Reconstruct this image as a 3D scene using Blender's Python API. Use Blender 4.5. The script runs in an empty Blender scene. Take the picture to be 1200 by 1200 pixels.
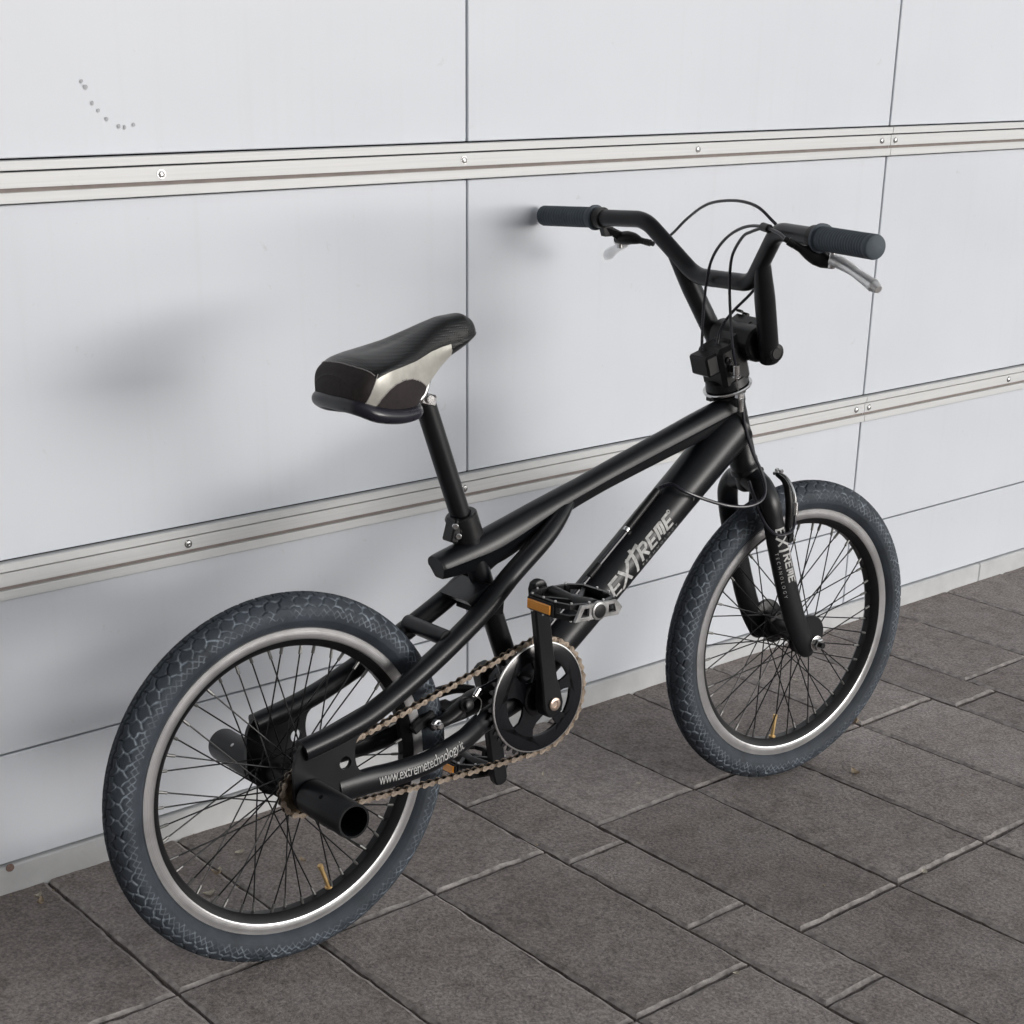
import bpy, bmesh, math, random
import numpy as np
from mathutils import Matrix, Vector

random.seed(7)
rng = np.random.default_rng(7)
scene = bpy.context.scene
COL = scene.collection
R_ = math.radians

# ------------------------------------------------------------------ camera
cam_d = bpy.data.cameras.new('camera')
cam = bpy.data.objects.new('camera', cam_d)
COL.objects.link(cam)
scene.camera = cam
FPX = 1878.35
cam_d.sensor_fit = 'HORIZONTAL'
cam_d.sensor_width = 36.0
cam_d.lens = 36.0 * FPX / 1200.0
cam_d.shift_y = 260.0 / 1200.0
cam_d.clip_start = 0.05
cam_d.clip_end = 800.0
YAW, PIT, ROL = -0.7007, -0.4090, -0.0110
def _cam_rot():
    rz = Matrix.Rotation(YAW, 3, 'Z'); rx = Matrix.Rotation(PIT, 3, 'X'); ry = Matrix.Rotation(ROL, 3, 'Y')
    m = rz @ rx @ ry
    right, fwd, up = m.col[0], m.col[1], m.col[2]
    o = Matrix.Identity(4)
    for i in range(3):
        o[i][0] = right[i]; o[i][1] = up[i]; o[i][2] = -fwd[i]
    return o
cam.matrix_world = Matrix.Translation((0.0, -2.0358, 1.1442)) @ _cam_rot()

# ------------------------------------------------------------------ world, sun, exposure
SUN_AZ, SUN_EL = R_(-67), R_(7.5)
w = bpy.data.worlds.new('World'); scene.world = w; w.use_nodes = True
nt = w.node_tree; nt.nodes.clear()
sky = nt.nodes.new('ShaderNodeTexSky'); sky.sky_type = 'NISHITA'; sky.sun_disc = False
sky.sun_elevation = SUN_EL; sky.sun_rotation = math.pi / 2 - SUN_AZ
sky.air_density = 1.0; sky.dust_density = 1.2; sky.ozone_density = 1.0
hs = nt.nodes.new('ShaderNodeHueSaturation'); hs.inputs['Saturation'].default_value = 0.12
bg = nt.nodes.new('ShaderNodeBackground'); bg.inputs['Strength'].default_value = 0.15
wo = nt.nodes.new('ShaderNodeOutputWorld')
nt.links.new(sky.outputs[0], hs.inputs['Color']); nt.links.new(hs.outputs[0], bg.inputs['Color'])
nt.links.new(bg.outputs[0], wo.inputs[0])
sun_d = bpy.data.lights.new('sun', 'SUN'); sun_d.energy = 0.12; sun_d.angle = R_(22); sun_d.color = (1.0, 0.985, 0.965)
sun = bpy.data.objects.new('sun', sun_d); COL.objects.link(sun)
sdir = Vector((math.cos(SUN_AZ) * math.cos(SUN_EL), math.sin(SUN_AZ) * math.cos(SUN_EL), math.sin(SUN_EL)))
sun.rotation_euler = sdir.to_track_quat('Z', 'Y').to_euler()
sun.location = sdir * 20
vs = scene.view_settings
vs.view_transform = 'Standard'; vs.look = 'None'; vs.gamma = 1.0; vs.use_curve_mapping = False
vs.exposure = 1.0
scene.cycles.use_denoising = True
scene.cycles.max_bounces = 8

# ------------------------------------------------------------------ materials
def new_mat(name):
    m = bpy.data.materials.new(name); m.use_nodes = True
    n = m.node_tree; n.nodes.clear()
    out = n.nodes.new('ShaderNodeOutputMaterial'); b = n.nodes.new('ShaderNodeBsdfPrincipled')
    n.links.new(b.outputs[0], out.inputs[0])
    return m, n, b
def _noise(n, scale, detail=4, rough=0.55, coord='Object', dist=0.0):
    tc = n.nodes.new('ShaderNodeTexCoord'); t = n.nodes.new('ShaderNodeTexNoise')
    t.inputs['Scale'].default_value = scale; t.inputs['Detail'].default_value = detail; t.inputs['Roughness'].default_value = rough
    t.inputs['Distortion'].default_value = dist
    n.links.new(tc.outputs[coord], t.inputs['Vector']); return t
def _ramp(n, src, stops):
    r = n.nodes.new('ShaderNodeValToRGB'); e = r.color_ramp.elements
    while len(e) < len(stops): e.new(0.5)
    for k, (p, c) in enumerate(stops):
        e[k].position = p; e[k].color = (*c, 1) if len(c) == 3 else c
    n.links.new(src, r.inputs[0]); return r
def _mix(n, fac, a, b, mode='MIX'):
    m = n.nodes.new('ShaderNodeMix'); m.data_type = 'RGBA'; m.blend_type = mode
    for sock, v in ((m.inputs[0], fac), (m.inputs[6], a), (m.inputs[7], b)):
        if hasattr(v, 'type') and hasattr(v, 'is_linked'): n.links.new(v, sock)
        elif isinstance(v, (int, float)): sock.default_value = v
        else: sock.default_value = (*v, 1)
    return m.outputs[2]
def _bump(n, b, src, strength, dist):
    bp = n.nodes.new('ShaderNodeBump'); bp.inputs['Strength'].default_value = strength; bp.inputs['Distance'].default_value = dist
    n.links.new(src, bp.inputs['Height']); n.links.new(bp.outputs[0], b.inputs['Normal']); return bp
def simple(name, col, rough=0.5, metal=0.0, var=0.25, scale=60, spec=0.5, bump=0.0, bscale=400, rvar=0.1, coat=0.0):
    m, n, b = new_mat(name)
    t = _noise(n, scale, 5, 0.6)
    lo = tuple(c * (1 - var) for c in col); hi = tuple(min(1, c * (1 + var)) for c in col)
    r = _ramp(n, t.outputs[0], [(0.3, lo), (0.7, hi)])
    n.links.new(r.outputs[0], b.inputs['Base Color'])
    rr = n.nodes.new('ShaderNodeMapRange'); rr.inputs[3].default_value = max(0.02, rough - rvar); rr.inputs[4].default_value = min(1, rough + rvar)
    n.links.new(t.outputs[0], rr.inputs[0]); n.links.new(rr.outputs[0], b.inputs['Roughness'])
    b.inputs['Metallic'].default_value = metal; b.inputs['Specular IOR Level'].default_value = spec
    b.inputs['Coat Weight'].default_value = coat; b.inputs['Coat Roughness'].default_value = 0.25
    if bump:
        t2 = _noise(n, bscale, 3, 0.6); _bump(n, b, t2.outputs[0], bump, 0.001)
    return m
M = {}
def paint_mat():
    m, n, b = new_mat('satin_black_paint')
    t = _noise(n, 30, 5, 0.6); d = _noise(n, 700, 3, 0.7); e = _noise(n, 9, 4, 0.6)
    dr = _ramp(n, d.outputs[0], [(0.60, (0, 0, 0)), (0.75, (0.55, 0.55, 0.55))]); er = _ramp(n, e.outputs[0], [(0.40, (0.05, 0.05, 0.05)), (0.72, (0.6, 0.6, 0.6))])
    f = n.nodes.new('ShaderNodeMath'); f.operation = 'MULTIPLY'; n.links.new(dr.outputs[0], f.inputs[0]); n.links.new(er.outputs[0], f.inputs[1])
    base = _ramp(n, t.outputs[0], [(0.3, (0.0040, 0.0046, 0.0062)), (0.7, (0.0070, 0.0078, 0.0100))])
    n.links.new(_mix(n, f.outputs[0], base.outputs[0], (0.07, 0.068, 0.065)), b.inputs['Base Color'])
    r = n.nodes.new('ShaderNodeMapRange'); r.inputs[3].default_value = 0.24; r.inputs[4].default_value = 0.46
    n.links.new(e.outputs[0], r.inputs[0]); n.links.new(r.outputs[0], b.inputs['Roughness']); b.inputs['Specular IOR Level'].default_value = 0.36
    _bump(n, b, d.outputs[0], 0.03, 0.0006); return m
M['paint'] = paint_mat()
M['gloss'] = simple('gloss_black_disc', (0.006, 0.0065, 0.009), 0.20, 0, 0.2, 30, 0.55, 0, 400, 0.06)
M['black'] = simple('black_plastic', (0.0065, 0.0065, 0.0075), 0.42, 0, 0.3, 80, 0.30, 0.08, 700)
M['blacksteel'] = simple('black_steel', (0.008, 0.008, 0.009), 0.36, 0.15, 0.3, 80, 0.4)
M['cable'] = simple('cable_housing', (0.014, 0.014, 0.022), 0.3, 0, 0.1, 40, 0.5)
M['chrome'] = simple('worn_chrome', (0.62, 0.62, 0.62), 0.22, 1.0, 0.12, 90)
M['alu'] = simple('polished_aluminium', (0.84, 0.84, 0.84), 0.36, 0.9, 0.05, 50, rvar=0.1)
M['chain'] = simple('brown_chain_steel', (0.36, 0.30, 0.245), 0.38, 0.9, 0.35, 160)
M['chain_dark'] = simple('dark_chain_steel', (0.15, 0.115, 0.085), 0.45, 0.85, 0.4, 160)
M['cog'] = simple('rusty_sprocket', (0.10, 0.075, 0.05), 0.5, 0.7, 0.4, 120)
M['brass'] = simple('brass_valve', (0.86, 0.60, 0.28), 0.35, 0.8, 0.1, 60)
M['bronze'] = simple('bolt_cap', (0.62, 0.5, 0.42), 0.3, 0.9, 0.1, 60)
M['white_ink'] = simple('white_print', (0.46, 0.46, 0.455), 0.6, 0, 0.35, 140, 0.3)
M['vinyl_brown'] = simple('brown_black_fabric', (0.026, 0.021, 0.021), 0.75, 0, 0.3, 150, 0.3, 0.25, 1500)
M['stitch'] = simple('grey_stitching', (0.34, 0.32, 0.31), 0.8, 0, 0.2, 300, 0.2)
M['silver_vinyl'] = simple('silver_vinyl', (0.50, 0.49, 0.45), 0.36, 0.35, 0.15, 45, 0.5, 0.1, 500)
M['grip'] = simple('grey_blue_rubber', (0.060, 0.078, 0.096), 0.62, 0, 0.15, 120, 0.4, 0.15, 900)
M['smoke'] = simple('smoked_pedal_metal', (0.30, 0.30, 0.30), 0.36, 0.7, 0.35, 60)
M['nipple'] = simple('dull_nipple', (0.16, 0.16, 0.155), 0.45, 0.7, 0.4, 200)

def saddle_top_mat():
    m, n, b = new_mat('dotted_black_vinyl')
    tc = n.nodes.new('ShaderNodeTexCoord'); v = n.nodes.new('ShaderNodeTexVoronoi'); v.inputs['Scale'].default_value = 330
    v.inputs['Randomness'].default_value = 0.1
    n.links.new(tc.outputs['Object'], v.inputs['Vector'])
    r = _ramp(n, v.outputs['Distance'], [(0.2, (0.0, 0.0, 0.0)), (0.45, (1, 1, 1))])
    c = _mix(n, r.outputs[0], (0.0032, 0.0036, 0.0042), (0.008, 0.0085, 0.0095)); n.links.new(c, b.inputs['Base Color'])
    b.inputs['Roughness'].default_value = 0.33; b.inputs['Specular IOR Level'].default_value = 0.34
    _bump(n, b, r.outputs[0], 0.5, 0.0006); return m
M['vinyl'] = saddle_top_mat()

def reflector_mat():
    m, n, b = new_mat('orange_reflector')
    tc = n.nodes.new('ShaderNodeTexCoord'); v = n.nodes.new('ShaderNodeTexVoronoi'); v.inputs['Scale'].default_value = 420; v.inputs['Randomness'].default_value = 0.15
    n.links.new(tc.outputs['Object'], v.inputs['Vector'])
    r = _ramp(n, v.outputs['Distance'], [(0.1, (1.0, 0.45, 0.06)), (0.6, (1.0, 0.36, 0.03))]); n.links.new(r.outputs[0], b.inputs['Base Color'])
    b.inputs['Roughness'].default_value = 0.25; b.inputs['Coat Weight'].default_value = 0.6; b.inputs['Specular IOR Level'].default_value = 0.7
    _bump(n, b, v.outputs['Distance'], 0.5, 0.001); return m
M['reflector'] = reflector_mat()

def rim_mat():
    m, n, b = new_mat('machined_rim_aluminium')
    tc = n.nodes.new('ShaderNodeTexCoord'); sep = n.nodes.new('ShaderNodeSeparateXYZ'); n.links.new(tc.outputs['Object'], sep.inputs[0])
    # fine circular machining lines follow the radius
    a = n.nodes.new('ShaderNodeVectorMath'); a.operation = 'MULTIPLY'; a.inputs[1].default_value = (1, 0, 1)
    n.links.new(tc.outputs['Object'], a.inputs[0])
    ln = n.nodes.new('ShaderNodeVectorMath'); ln.operation = 'LENGTH'; n.links.new(a.outputs[0], ln.inputs[0])
    nz = n.nodes.new('ShaderNodeTexNoise'); nz.noise_dimensions = '1D'; nz.inputs['Scale'].default_value = 1400; nz.inputs['Detail'].default_value = 3
    n.links.new(ln.outputs['Value'], nz.inputs['W'])
    t2 = _noise(n, 14, 4)
    c1 = _ramp(n, nz.outputs[0], [(0.25, (0.50, 0.505, 0.515)), (0.75, (0.74, 0.745, 0.76))])
    c2 = _ramp(n, t2.outputs[0], [(0.35, (0.72, 0.72, 0.72)), (0.6, (1, 1, 1))])
    n.links.new(_mix(n, 1.0, c1.outputs[0], c2.outputs[0], 'MULTIPLY'), b.inputs['Base Color'])
    b.inputs['Metallic'].default_value = 1.0; b.inputs['Roughness'].default_value = 0.30
    _bump(n, b, nz.outputs[0], 0.12, 0.0005); return m
M['rim'] = rim_mat()

def tyre_mat():
    m, n, b = new_mat('dusty_tyre_rubber')
    at = n.nodes.new('ShaderNodeAttribute'); at.attribute_name = 'dust'; at.attribute_type = 'GEOMETRY'
    t = _noise(n, 26, 5); t3 = _noise(n, 46, 5, 0.7)
    base = _ramp(n, t.outputs[0], [(0.3, (0.019, 0.025, 0.033)), (0.7, (0.040, 0.050, 0.065))])
    worn = _ramp(n, t3.outputs[0], [(0.28, (0.22, 0.22, 0.22)), (0.52, (1, 1, 1))])
    f = n.nodes.new('ShaderNodeMath'); f.operation = 'MULTIPLY'
    n.links.new(at.outputs['Fac'], f.inputs[0]); n.links.new(worn.outputs[0], f.inputs[1])
    n.links.new(_mix(n, f.outputs[0], base.outputs[0], (0.23, 0.27, 0.315)), b.inputs['Base Color'])
    b.inputs['Roughness'].default_value = 0.66; b.inputs['Specular IOR Level'].default_value = 0.4
    tc = n.nodes.new('ShaderNodeTexCoord'); v = n.nodes.new('ShaderNodeTexVoronoi'); v.inputs['Scale'].default_value = 520; v.inputs['Randomness'].default_value = 0.3
    n.links.new(tc.outputs['Object'], v.inputs['Vector'])
    _bump(n, b, v.outputs['Distance'], 0.35, 0.0006); return m
M['tyre'] = tyre_mat()

def panel_mat():
    m, n, b = new_mat('white_coated_metal_panel')
    tc = n.nodes.new('ShaderNodeTexCoord')
    t = _noise(n, 2.2, 3, 0.5, 'Object')
    c = _ramp(n, t.outputs[0], [(0.3, (0.605, 0.635, 0.685)), (0.7, (0.655, 0.685, 0.735))])
    # faint smears and specks of dirt
    s = _noise(n, 38, 5, 0.7, 'Object', 0.6)
    sr = _ramp(n, s.outputs[0], [(0.66, (0, 0, 0)), (0.76, (1, 1, 1))])
    mm = n.nodes.new('ShaderNodeMath'); mm.operation = 'MULTIPLY'; mm.inputs[1].default_value = 0.22
    n.links.new(sr.outputs[0], mm.inputs[0])
    mps = n.nodes.new('ShaderNodeMapping'); mps.inputs['Scale'].default_value = (42, 1, 1.6)   # dried run marks
    n.links.new(tc.outputs['Object'], mps.inputs[0]); ns = n.nodes.new('ShaderNodeTexNoise'); ns.inputs['Scale'].default_value = 1.0; ns.inputs['Detail'].default_value = 4
    n.links.new(mps.outputs[0], ns.inputs['Vector']); nr = _ramp(n, ns.outputs[0], [(0.55, (0, 0, 0)), (0.85, (0.07, 0.07, 0.07))])
    c_ = _mix(n, nr.outputs[0], c.outputs[0], (0.40, 0.39, 0.37))
    n.links.new(_mix(n, mm.outputs[0], c_, (0.30, 0.29, 0.27)), b.inputs['Base Color'])
    r = n.nodes.new('ShaderNodeMapRange'); r.inputs[3].default_value = 0.36; r.inputs[4].default_value = 0.46
    n.links.new(t.outputs[0], r.inputs[0]); n.links.new(r.outputs[0], b.inputs['Roughness'])
    b.inputs['Specular IOR Level'].default_value = 0.34
    # thin sheet: slightly oil-canned, so its reflections wander
    mp = n.nodes.new('ShaderNodeMapping'); mp.inputs['Scale'].default_value = (1.6, 1.0, 5.0)
    n.links.new(tc.outputs['Object'], mp.inputs[0]); wv = n.nodes.new('ShaderNodeTexNoise'); wv.inputs['Scale'].default_value = 1.3; wv.inputs['Detail'].default_value = 1
    n.links.new(mp.outputs[0], wv.inputs['Vector'])
    b1 = n.nodes.new('ShaderNodeBump'); b1.inputs['Strength'].default_value = 0.5; b1.inputs['Distance'].default_value = 0.006
    n.links.new(wv.outputs[0], b1.inputs['Height'])
    f = _noise(n, 420, 2, 0.5); b2 = _bump(n, b, f.outputs[0], 0.05, 0.0005); n.links.new(b1.outputs[0], b2.inputs['Normal']); return m
M['panel'] = panel_mat()
def rail_mat():
    m, n, b = new_mat('pale_aluminium_rail')
    tc = n.nodes.new('ShaderNodeTexCoord'); mp = n.nodes.new('ShaderNodeMapping'); mp.inputs['Scale'].default_value = (3, 60, 400)
    n.links.new(tc.outputs['Object'], mp.inputs[0]); t = n.nodes.new('ShaderNodeTexNoise'); t.inputs['Scale'].default_value = 1.0; t.inputs['Detail'].default_value = 4
    n.links.new(mp.outputs[0], t.inputs['Vector'])
    c = _ramp(n, t.outputs[0], [(0.3, (0.57, 0.58, 0.585)), (0.7, (0.63, 0.64, 0.645))])
    d = _noise(n, 60, 5, 0.7); dr = _ramp(n, d.outputs[0], [(0.66, (0, 0, 0)), (0.78, (0.35, 0.35, 0.35))])
    n.links.new(_mix(n, dr.outputs[0], c.outputs[0], (0.30, 0.26, 0.23)), b.inputs['Base Color'])
    b.inputs['Roughness'].default_value = 0.5; b.inputs['Metallic'].default_value = 0.1; return m
M['rail'] = rail_mat()
M['seal'] = simple('brown_grey_seal', (0.24, 0.205, 0.19), 0.7, 0, 0.15, 30, 0.3)
M['gap'] = simple('dark_gap_backing', (0.010, 0.010, 0.013), 0.9, 0, 0.2, 10, 0.1)
M['plinth'] = simple('grey_white_plinth', (0.52, 0.53, 0.54), 0.5, 0, 0.10, 14, 0.4)
M['scuff'] = simple('grey_rub_mark', (0.42, 0.43, 0.46), 0.6, 0, 0.25, 300, 0.2)
M['rust'] = simple('brown_bolt_stain', (0.22, 0.15, 0.13), 0.7, 0.2, 0.3, 200, 0.3)

def paver_mat():
    m, n, b = new_mat('brown_grey_concrete_paver')
    oi = n.nodes.new('ShaderNodeObjectInfo')
    def _noise(n, scale, detail=4, rough=0.55, coord='Object', dist=0.0):
        tc = n.nodes.new('ShaderNodeTexCoord'); t = n.nodes.new('ShaderNodeTexNoise'); t.noise_dimensions = '4D'
        t.inputs['Scale'].default_value = scale; t.inputs['Detail'].default_value = detail; t.inputs['Roughness'].default_value = rough
        mu = n.nodes.new('ShaderNodeMath'); mu.operation = 'MULTIPLY'; mu.inputs[1].default_value = 37.0
        n.links.new(oi.outputs['Random'], mu.inputs[0]); n.links.new(mu.outputs[0], t.inputs['W'])
        n.links.new(tc.outputs['Object'], t.inputs['Vector']); return t
    t1 = _noise(n, 5.5, 5, 0.6); t2 = _noise(n, 190, 4, 0.75); t3 = _noise(n, 26, 5, 0.65)
    c1 = _ramp(n, t1.outputs[0], [(0.25, (0.248, 0.219, 0.208)), (0.5, (0.296, 0.267, 0.256)), (0.78, (0.355, 0.329, 0.318))])
    c2 = _ramp(n, t2.outputs[0], [(0.28, (0.40, 0.40, 0.40)), (0.5, (1.0, 1.0, 1.0)), (0.75, (1.75, 1.72, 1.68))])
    c3 = _ramp(n, t3.outputs[0], [(0.28, (0.70, 0.69, 0.68)), (0.5, (1.0, 1.0, 1.0)), (0.74, (1.16, 1.15, 1.14))])
    x = _mix(n, 1.0, c1.outputs[0], c2.outputs[0], 'MULTIPLY'); x = _mix(n, 1.0, x, c3.outputs[0], 'MULTIPLY')
    tb = _noise(n, 3.4, 4, 0.6, 'Generated'); tw = _noise(n, 9.0, 5, 0.7)
    tw2 = n.nodes.new('ShaderNodeMath'); tw2.operation = 'MULTIPLY'
    wr = _ramp(n, tw.outputs[0], [(0.60, (0, 0, 0)), (0.74, (1, 1, 1))]); br_ = _ramp(n, tb.outputs[0], [(0.45, (0, 0, 0)), (0.7, (0.55, 0.55, 0.55))])
    n.links.new(wr.outputs[0], tw2.inputs[0]); n.links.new(br_.outputs[0], tw2.inputs[1])
    x = _mix(n, tw2.outputs[0], x, (0.36, 0.34, 0.33))
    rr = _ramp(n, oi.outputs['Random'], [(0.0, (0.83, 0.815, 0.81)), (1.0, (1.13, 1.125, 1.125))])
    x = _mix(n, 1.0, x, rr.outputs[0], 'MULTIPLY')
    n.links.new(x, b.inputs['Base Color']); b.inputs['Roughness'].default_value = 0.86; b.inputs['Specular IOR Level'].default_value = 0.3
    add = n.nodes.new('ShaderNodeMath'); add.operation = 'MULTIPLY_ADD'; add.inputs[1].default_value = 0.4
    n.links.new(t3.outputs[0], add.inputs[0]); n.links.new(t2.outputs[0], add.inputs[2])
    _bump(n, b, add.outputs[0], 0.9, 0.0035); return m
M['paver'] = paver_mat()
M['paver_edge'] = simple('pale_arris', (0.36, 0.333, 0.318), 0.95, 0, 0.45, 60, 0.1, 0.9, 300)  # paler tone for the bevel faces along every slab edge
M['joint'] = simple('joint_sand', (0.15, 0.13, 0.12), 0.95, 0, 0.45, 220, 0.1, 0.9, 260)
def far_ground_mat():
    m, n, b = new_mat('far_paving')
    tc = n.nodes.new('ShaderNodeTexCoord'); br = n.nodes.new('ShaderNodeTexBrick')
    br.inputs['Scale'].default_value = 1.0; br.inputs['Brick Width'].default_value = 0.42; br.inputs['Row Height'].default_value = 0.214
    br.inputs['Mortar Size'].default_value = 0.004
    br.inputs['Color1'].default_value = (0.19, 0.17, 0.155, 1); br.inputs['Color2'].default_value = (0.215, 0.19, 0.178, 1); br.inputs['Mortar'].default_value = (0.10, 0.09, 0.08, 1)
    mp = n.nodes.new('ShaderNodeMapping'); mp.inputs['Rotation'].default_value = (0, 0, math.pi / 2)
    n.links.new(tc.outputs['Object'], mp.inputs[0]); n.links.new(mp.outputs[0], br.inputs['Vector'])
    n.links.new(br.outputs[0], b.inputs['Base Color']); b.inputs['Roughness'].default_value = 0.9; return m
M['far_ground'] = far_ground_mat()
M['leaf'] = simple('dry_leaf_scrap', (0.36, 0.29, 0.21), 0.8, 0, 0.3, 200, 0.2)
M['leaf_pale'] = simple('pale_husk', (0.52, 0.48, 0.40), 0.8, 0, 0.2, 200, 0.2)
M['blocker'] = simple('grey_blocker', (0.30, 0.29, 0.28), 0.8, 0, 0.1, 3, 0.2)  # grey of the added eaves and blocks that hold back the sky

# ------------------------------------------------------------------ mesh helpers
def frames(path, ref=None):
    P = np.asarray(path, float); n = len(P)
    T = np.gradient(P, axis=0); T /= np.linalg.norm(T, axis=1)[:, None]
    N = np.zeros_like(P)
    r = np.array(ref if ref is not None else (0, 1, 0), float)
    if ref is None and abs(T[0] @ r) > 0.9: r = np.array((1.0, 0, 0))
    v = r - T[0] * (T[0] @ r); v /= np.linalg.norm(v); N[0] = v
    for i in range(1, n):
        v = (r if ref is not None else N[i - 1]); v = v - T[i] * (T[i] @ v); l = np.linalg.norm(v)
        N[i] = v / l if l > 1e-5 else N[i - 1]
    B = np.cross(T, N)
    return P, T, N, B
def catmull(pts, n=8, vals=None):
    P = np.asarray(pts, float)
    ext = np.vstack([2 * P[0] - P[1], P, 2 * P[-1] - P[-2]]); out = []
    for i in range(len(P) - 1):
        p0, p1, p2, p3 = ext[i:i + 4]
        for k in range(n):
            t = k / n
            out.append(0.5 * ((2 * p1) + (-p0 + p2) * t + (2 * p0 - 5 * p1 + 4 * p2 - p3) * t * t + (-p0 + 3 * p1 - 3 * p2 + p3) * t ** 3))
    out.append(P[-1]); return np.array(out)
def fillet(pts, rad, n=8):
    P = [np.array(p, float) for p in pts]; out = [P[0]]
    for i in range(1, len(P) - 1):
        a = P[i - 1] - P[i]; b = P[i + 1] - P[i]; la, lb = np.linalg.norm(a), np.linalg.norm(b); a /= la; b /= lb
        ang = math.acos(max(-1, min(1, a @ b))); d = min(rad / math.tan(ang / 2), la * 0.48, lb * 0.48)
        p0, p2 = P[i] + a * d, P[i] + b * d
        for k in range(n + 1):
            t = k / n; out.append((1 - t) ** 2 * p0 + 2 * t * (1 - t) * P[i] + t * t * p2)
    out.append(P[-1]); return np.array(out)
class MB:
    def __init__(s): s.v = []; s.f = []; s.mi = []; s.n = 0
    def add(s, verts, faces, mi=0):
        verts = np.asarray(verts, float).reshape(-1, 3)
        s.v.append(verts); s.f += [tuple(int(i) + s.n for i in f) for f in faces]; s.mi += [mi] * len(faces); s.n += len(verts); return s
    def grid(s, V, closed_u=False, closed_v=True, cap=(True, True), mi=0):
        V = np.asarray(V, float); nu, nv = V.shape[:2]; F = []
        for i in range(nu if closed_u else nu - 1):
            a = i; b = (i + 1) % nu
            for j in range(nv if closed_v else nv - 1):
                c = (j + 1) % nv
                F.append((a * nv + j, a * nv + c, b * nv + c, b * nv + j))
        if not closed_u and closed_v:
            if cap[0]: F.append(tuple(range(nv - 1, -1, -1)))
            if cap[1]: F.append(tuple((nu - 1) * nv + j for j in range(nv)))
        return s.add(V.reshape(-1, 3), F, mi)
    def tube(s, path, r, seg=16, ref=None, ry=None, cap=(True, True), mi=0):
        P, T, N, B = frames(path, ref); n = len(P)
        r = np.broadcast_to(np.asarray(r, float), (n,)) if np.ndim(r) == 0 or len(np.atleast_1d(r)) == n else np.interp(np.linspace(0, 1, n), np.linspace(0, 1, len(r)), r)
        rb = r if ry is None else (np.broadcast_to(np.asarray(ry, float), (n,)) if np.ndim(ry) == 0 else np.interp(np.linspace(0, 1, n), np.linspace(0, 1, len(ry)), ry))
        a = np.linspace(0, 2 * np.pi, seg, endpoint=False)
        V = P[:, None] + r[:, None, None] * np.cos(a)[None, :, None] * N[:, None] + rb[:, None, None] * np.sin(a)[None, :, None] * B[:, None]
        return s.grid(V, cap=cap, mi=mi)
    def lathe(s, o, axis, prof, seg=32, mi=0, cap=(True, True)):
        # prof: list of (distance along axis, radius)
        o = np.array(o, float); ax = np.array(axis, float); ax /= np.linalg.norm(ax)
        h = np.array((0, 0, 1.0)) if abs(ax[2]) < 0.9 else np.array((1.0, 0, 0))
        u = np.cross(h, ax); u /= np.linalg.norm(u); v = np.cross(ax, u)
        a = np.linspace(0, 2 * np.pi, seg, endpoint=False)
        ring = np.cos(a)[:, None] * u + np.sin(a)[:, None] * v
        V = np.array([o + ax * d + ring * r for d, r in prof])
        return s.grid(V, cap=cap, mi=mi)
    def cyl(s, a, b, r, seg=20, bev=0.0006, mi=0):
        a = np.array(a, float); b = np.array(b, float); L = np.linalg.norm(b - a); bev = min(bev, L * 0.3, r * 0.4)
        return s.lathe(a, b - a, [(0, r - bev), (bev, r), (L - bev, r), (L, r - bev)], seg, mi)
    def box(s, c, size, rot=None, bev=0.001, mi=0):
        hx, hy, hz = [k / 2 for k in size]; b = min(bev, hx * .5, hy * .5, hz * .5); pts = []
        for sx in (-1, 1):
            for sy in (-1, 1):
                for sz in (-1, 1):
                    pts += [(sx * hx, sy * (hy - b), sz * (hz - b)), (sx * (hx - b), sy * hy, sz * (hz - b)), (sx * (hx - b), sy * (hy - b), sz * hz)]
        return s.hull(pts, c, rot, mi)
    def hull(s, pts, c=(0, 0, 0), rot=None, mi=0):
        bm = bmesh.new()
        for p in pts: bm.verts.new(p)
        bmesh.ops.convex_hull(bm, input=bm.verts)
        bmesh.ops.dissolve_limit(bm, angle_limit=0.02, verts=bm.verts, edges=bm.edges)
        bm.verts.ensure_lookup_table(); bm.verts.index_update()
        V = np.array([v.co[:] for v in bm.verts]); F = [[v.index for v in f.verts] for f in bm.faces]; bm.free()
        if rot is not None: V = V @ np.array(rot.to_3x3()).T
        return s.add(V + np.array(c, float), F, mi)
    def plate(s, outline, holes, th, to3, mi=0):
        # flat plate with holes, 2-D outline mapped by to3(u, v, w)
        bm = bmesh.new(); ed = []
        for loop in [outline] + list(holes):
            vs_ = [bm.verts.new((p[0], p[1], 0)) for p in loop]
            for i in range(len(vs_)): ed.append(bm.edges.new((vs_[i], vs_[(i + 1) % len(vs_)])))
        bmesh.ops.triangle_fill(bm, use_beauty=True, use_dissolve=False, edges=ed)
        g = bmesh.ops.extrude_face_region(bm, geom=bm.faces[:])
        for v in g['geom']:
            if isinstance(v, bmesh.types.BMVert): v.co.z += th
        bmesh.ops.recalc_face_normals(bm, faces=bm.faces)
        bm.verts.ensure_lookup_table(); bm.verts.index_update()
        V = np.array([to3(*v.co) for v in bm.verts]); F = [[v.index for v in f.verts] for f in bm.faces]; bm.free()
        return s.add(V, F, mi)
    def mesh(s, name, mats, sharp=35):
        me = bpy.data.meshes.new(name)
        me.from_pydata(np.vstack(s.v).tolist(), [], s.f)
        for m in (mats if isinstance(mats, (list, tuple)) else [mats]): me.materials.append(M[m])
        if len(set(s.mi)) > 1: me.polygons.foreach_set('material_index', s.mi)
        bm = bmesh.new(); bm.from_mesh(me); bmesh.ops.recalc_face_normals(bm, faces=bm.faces); bm.to_mesh(me); bm.free()
        me.shade_smooth(); me.set_sharp_from_angle(angle=R_(sharp)); return me
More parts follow.
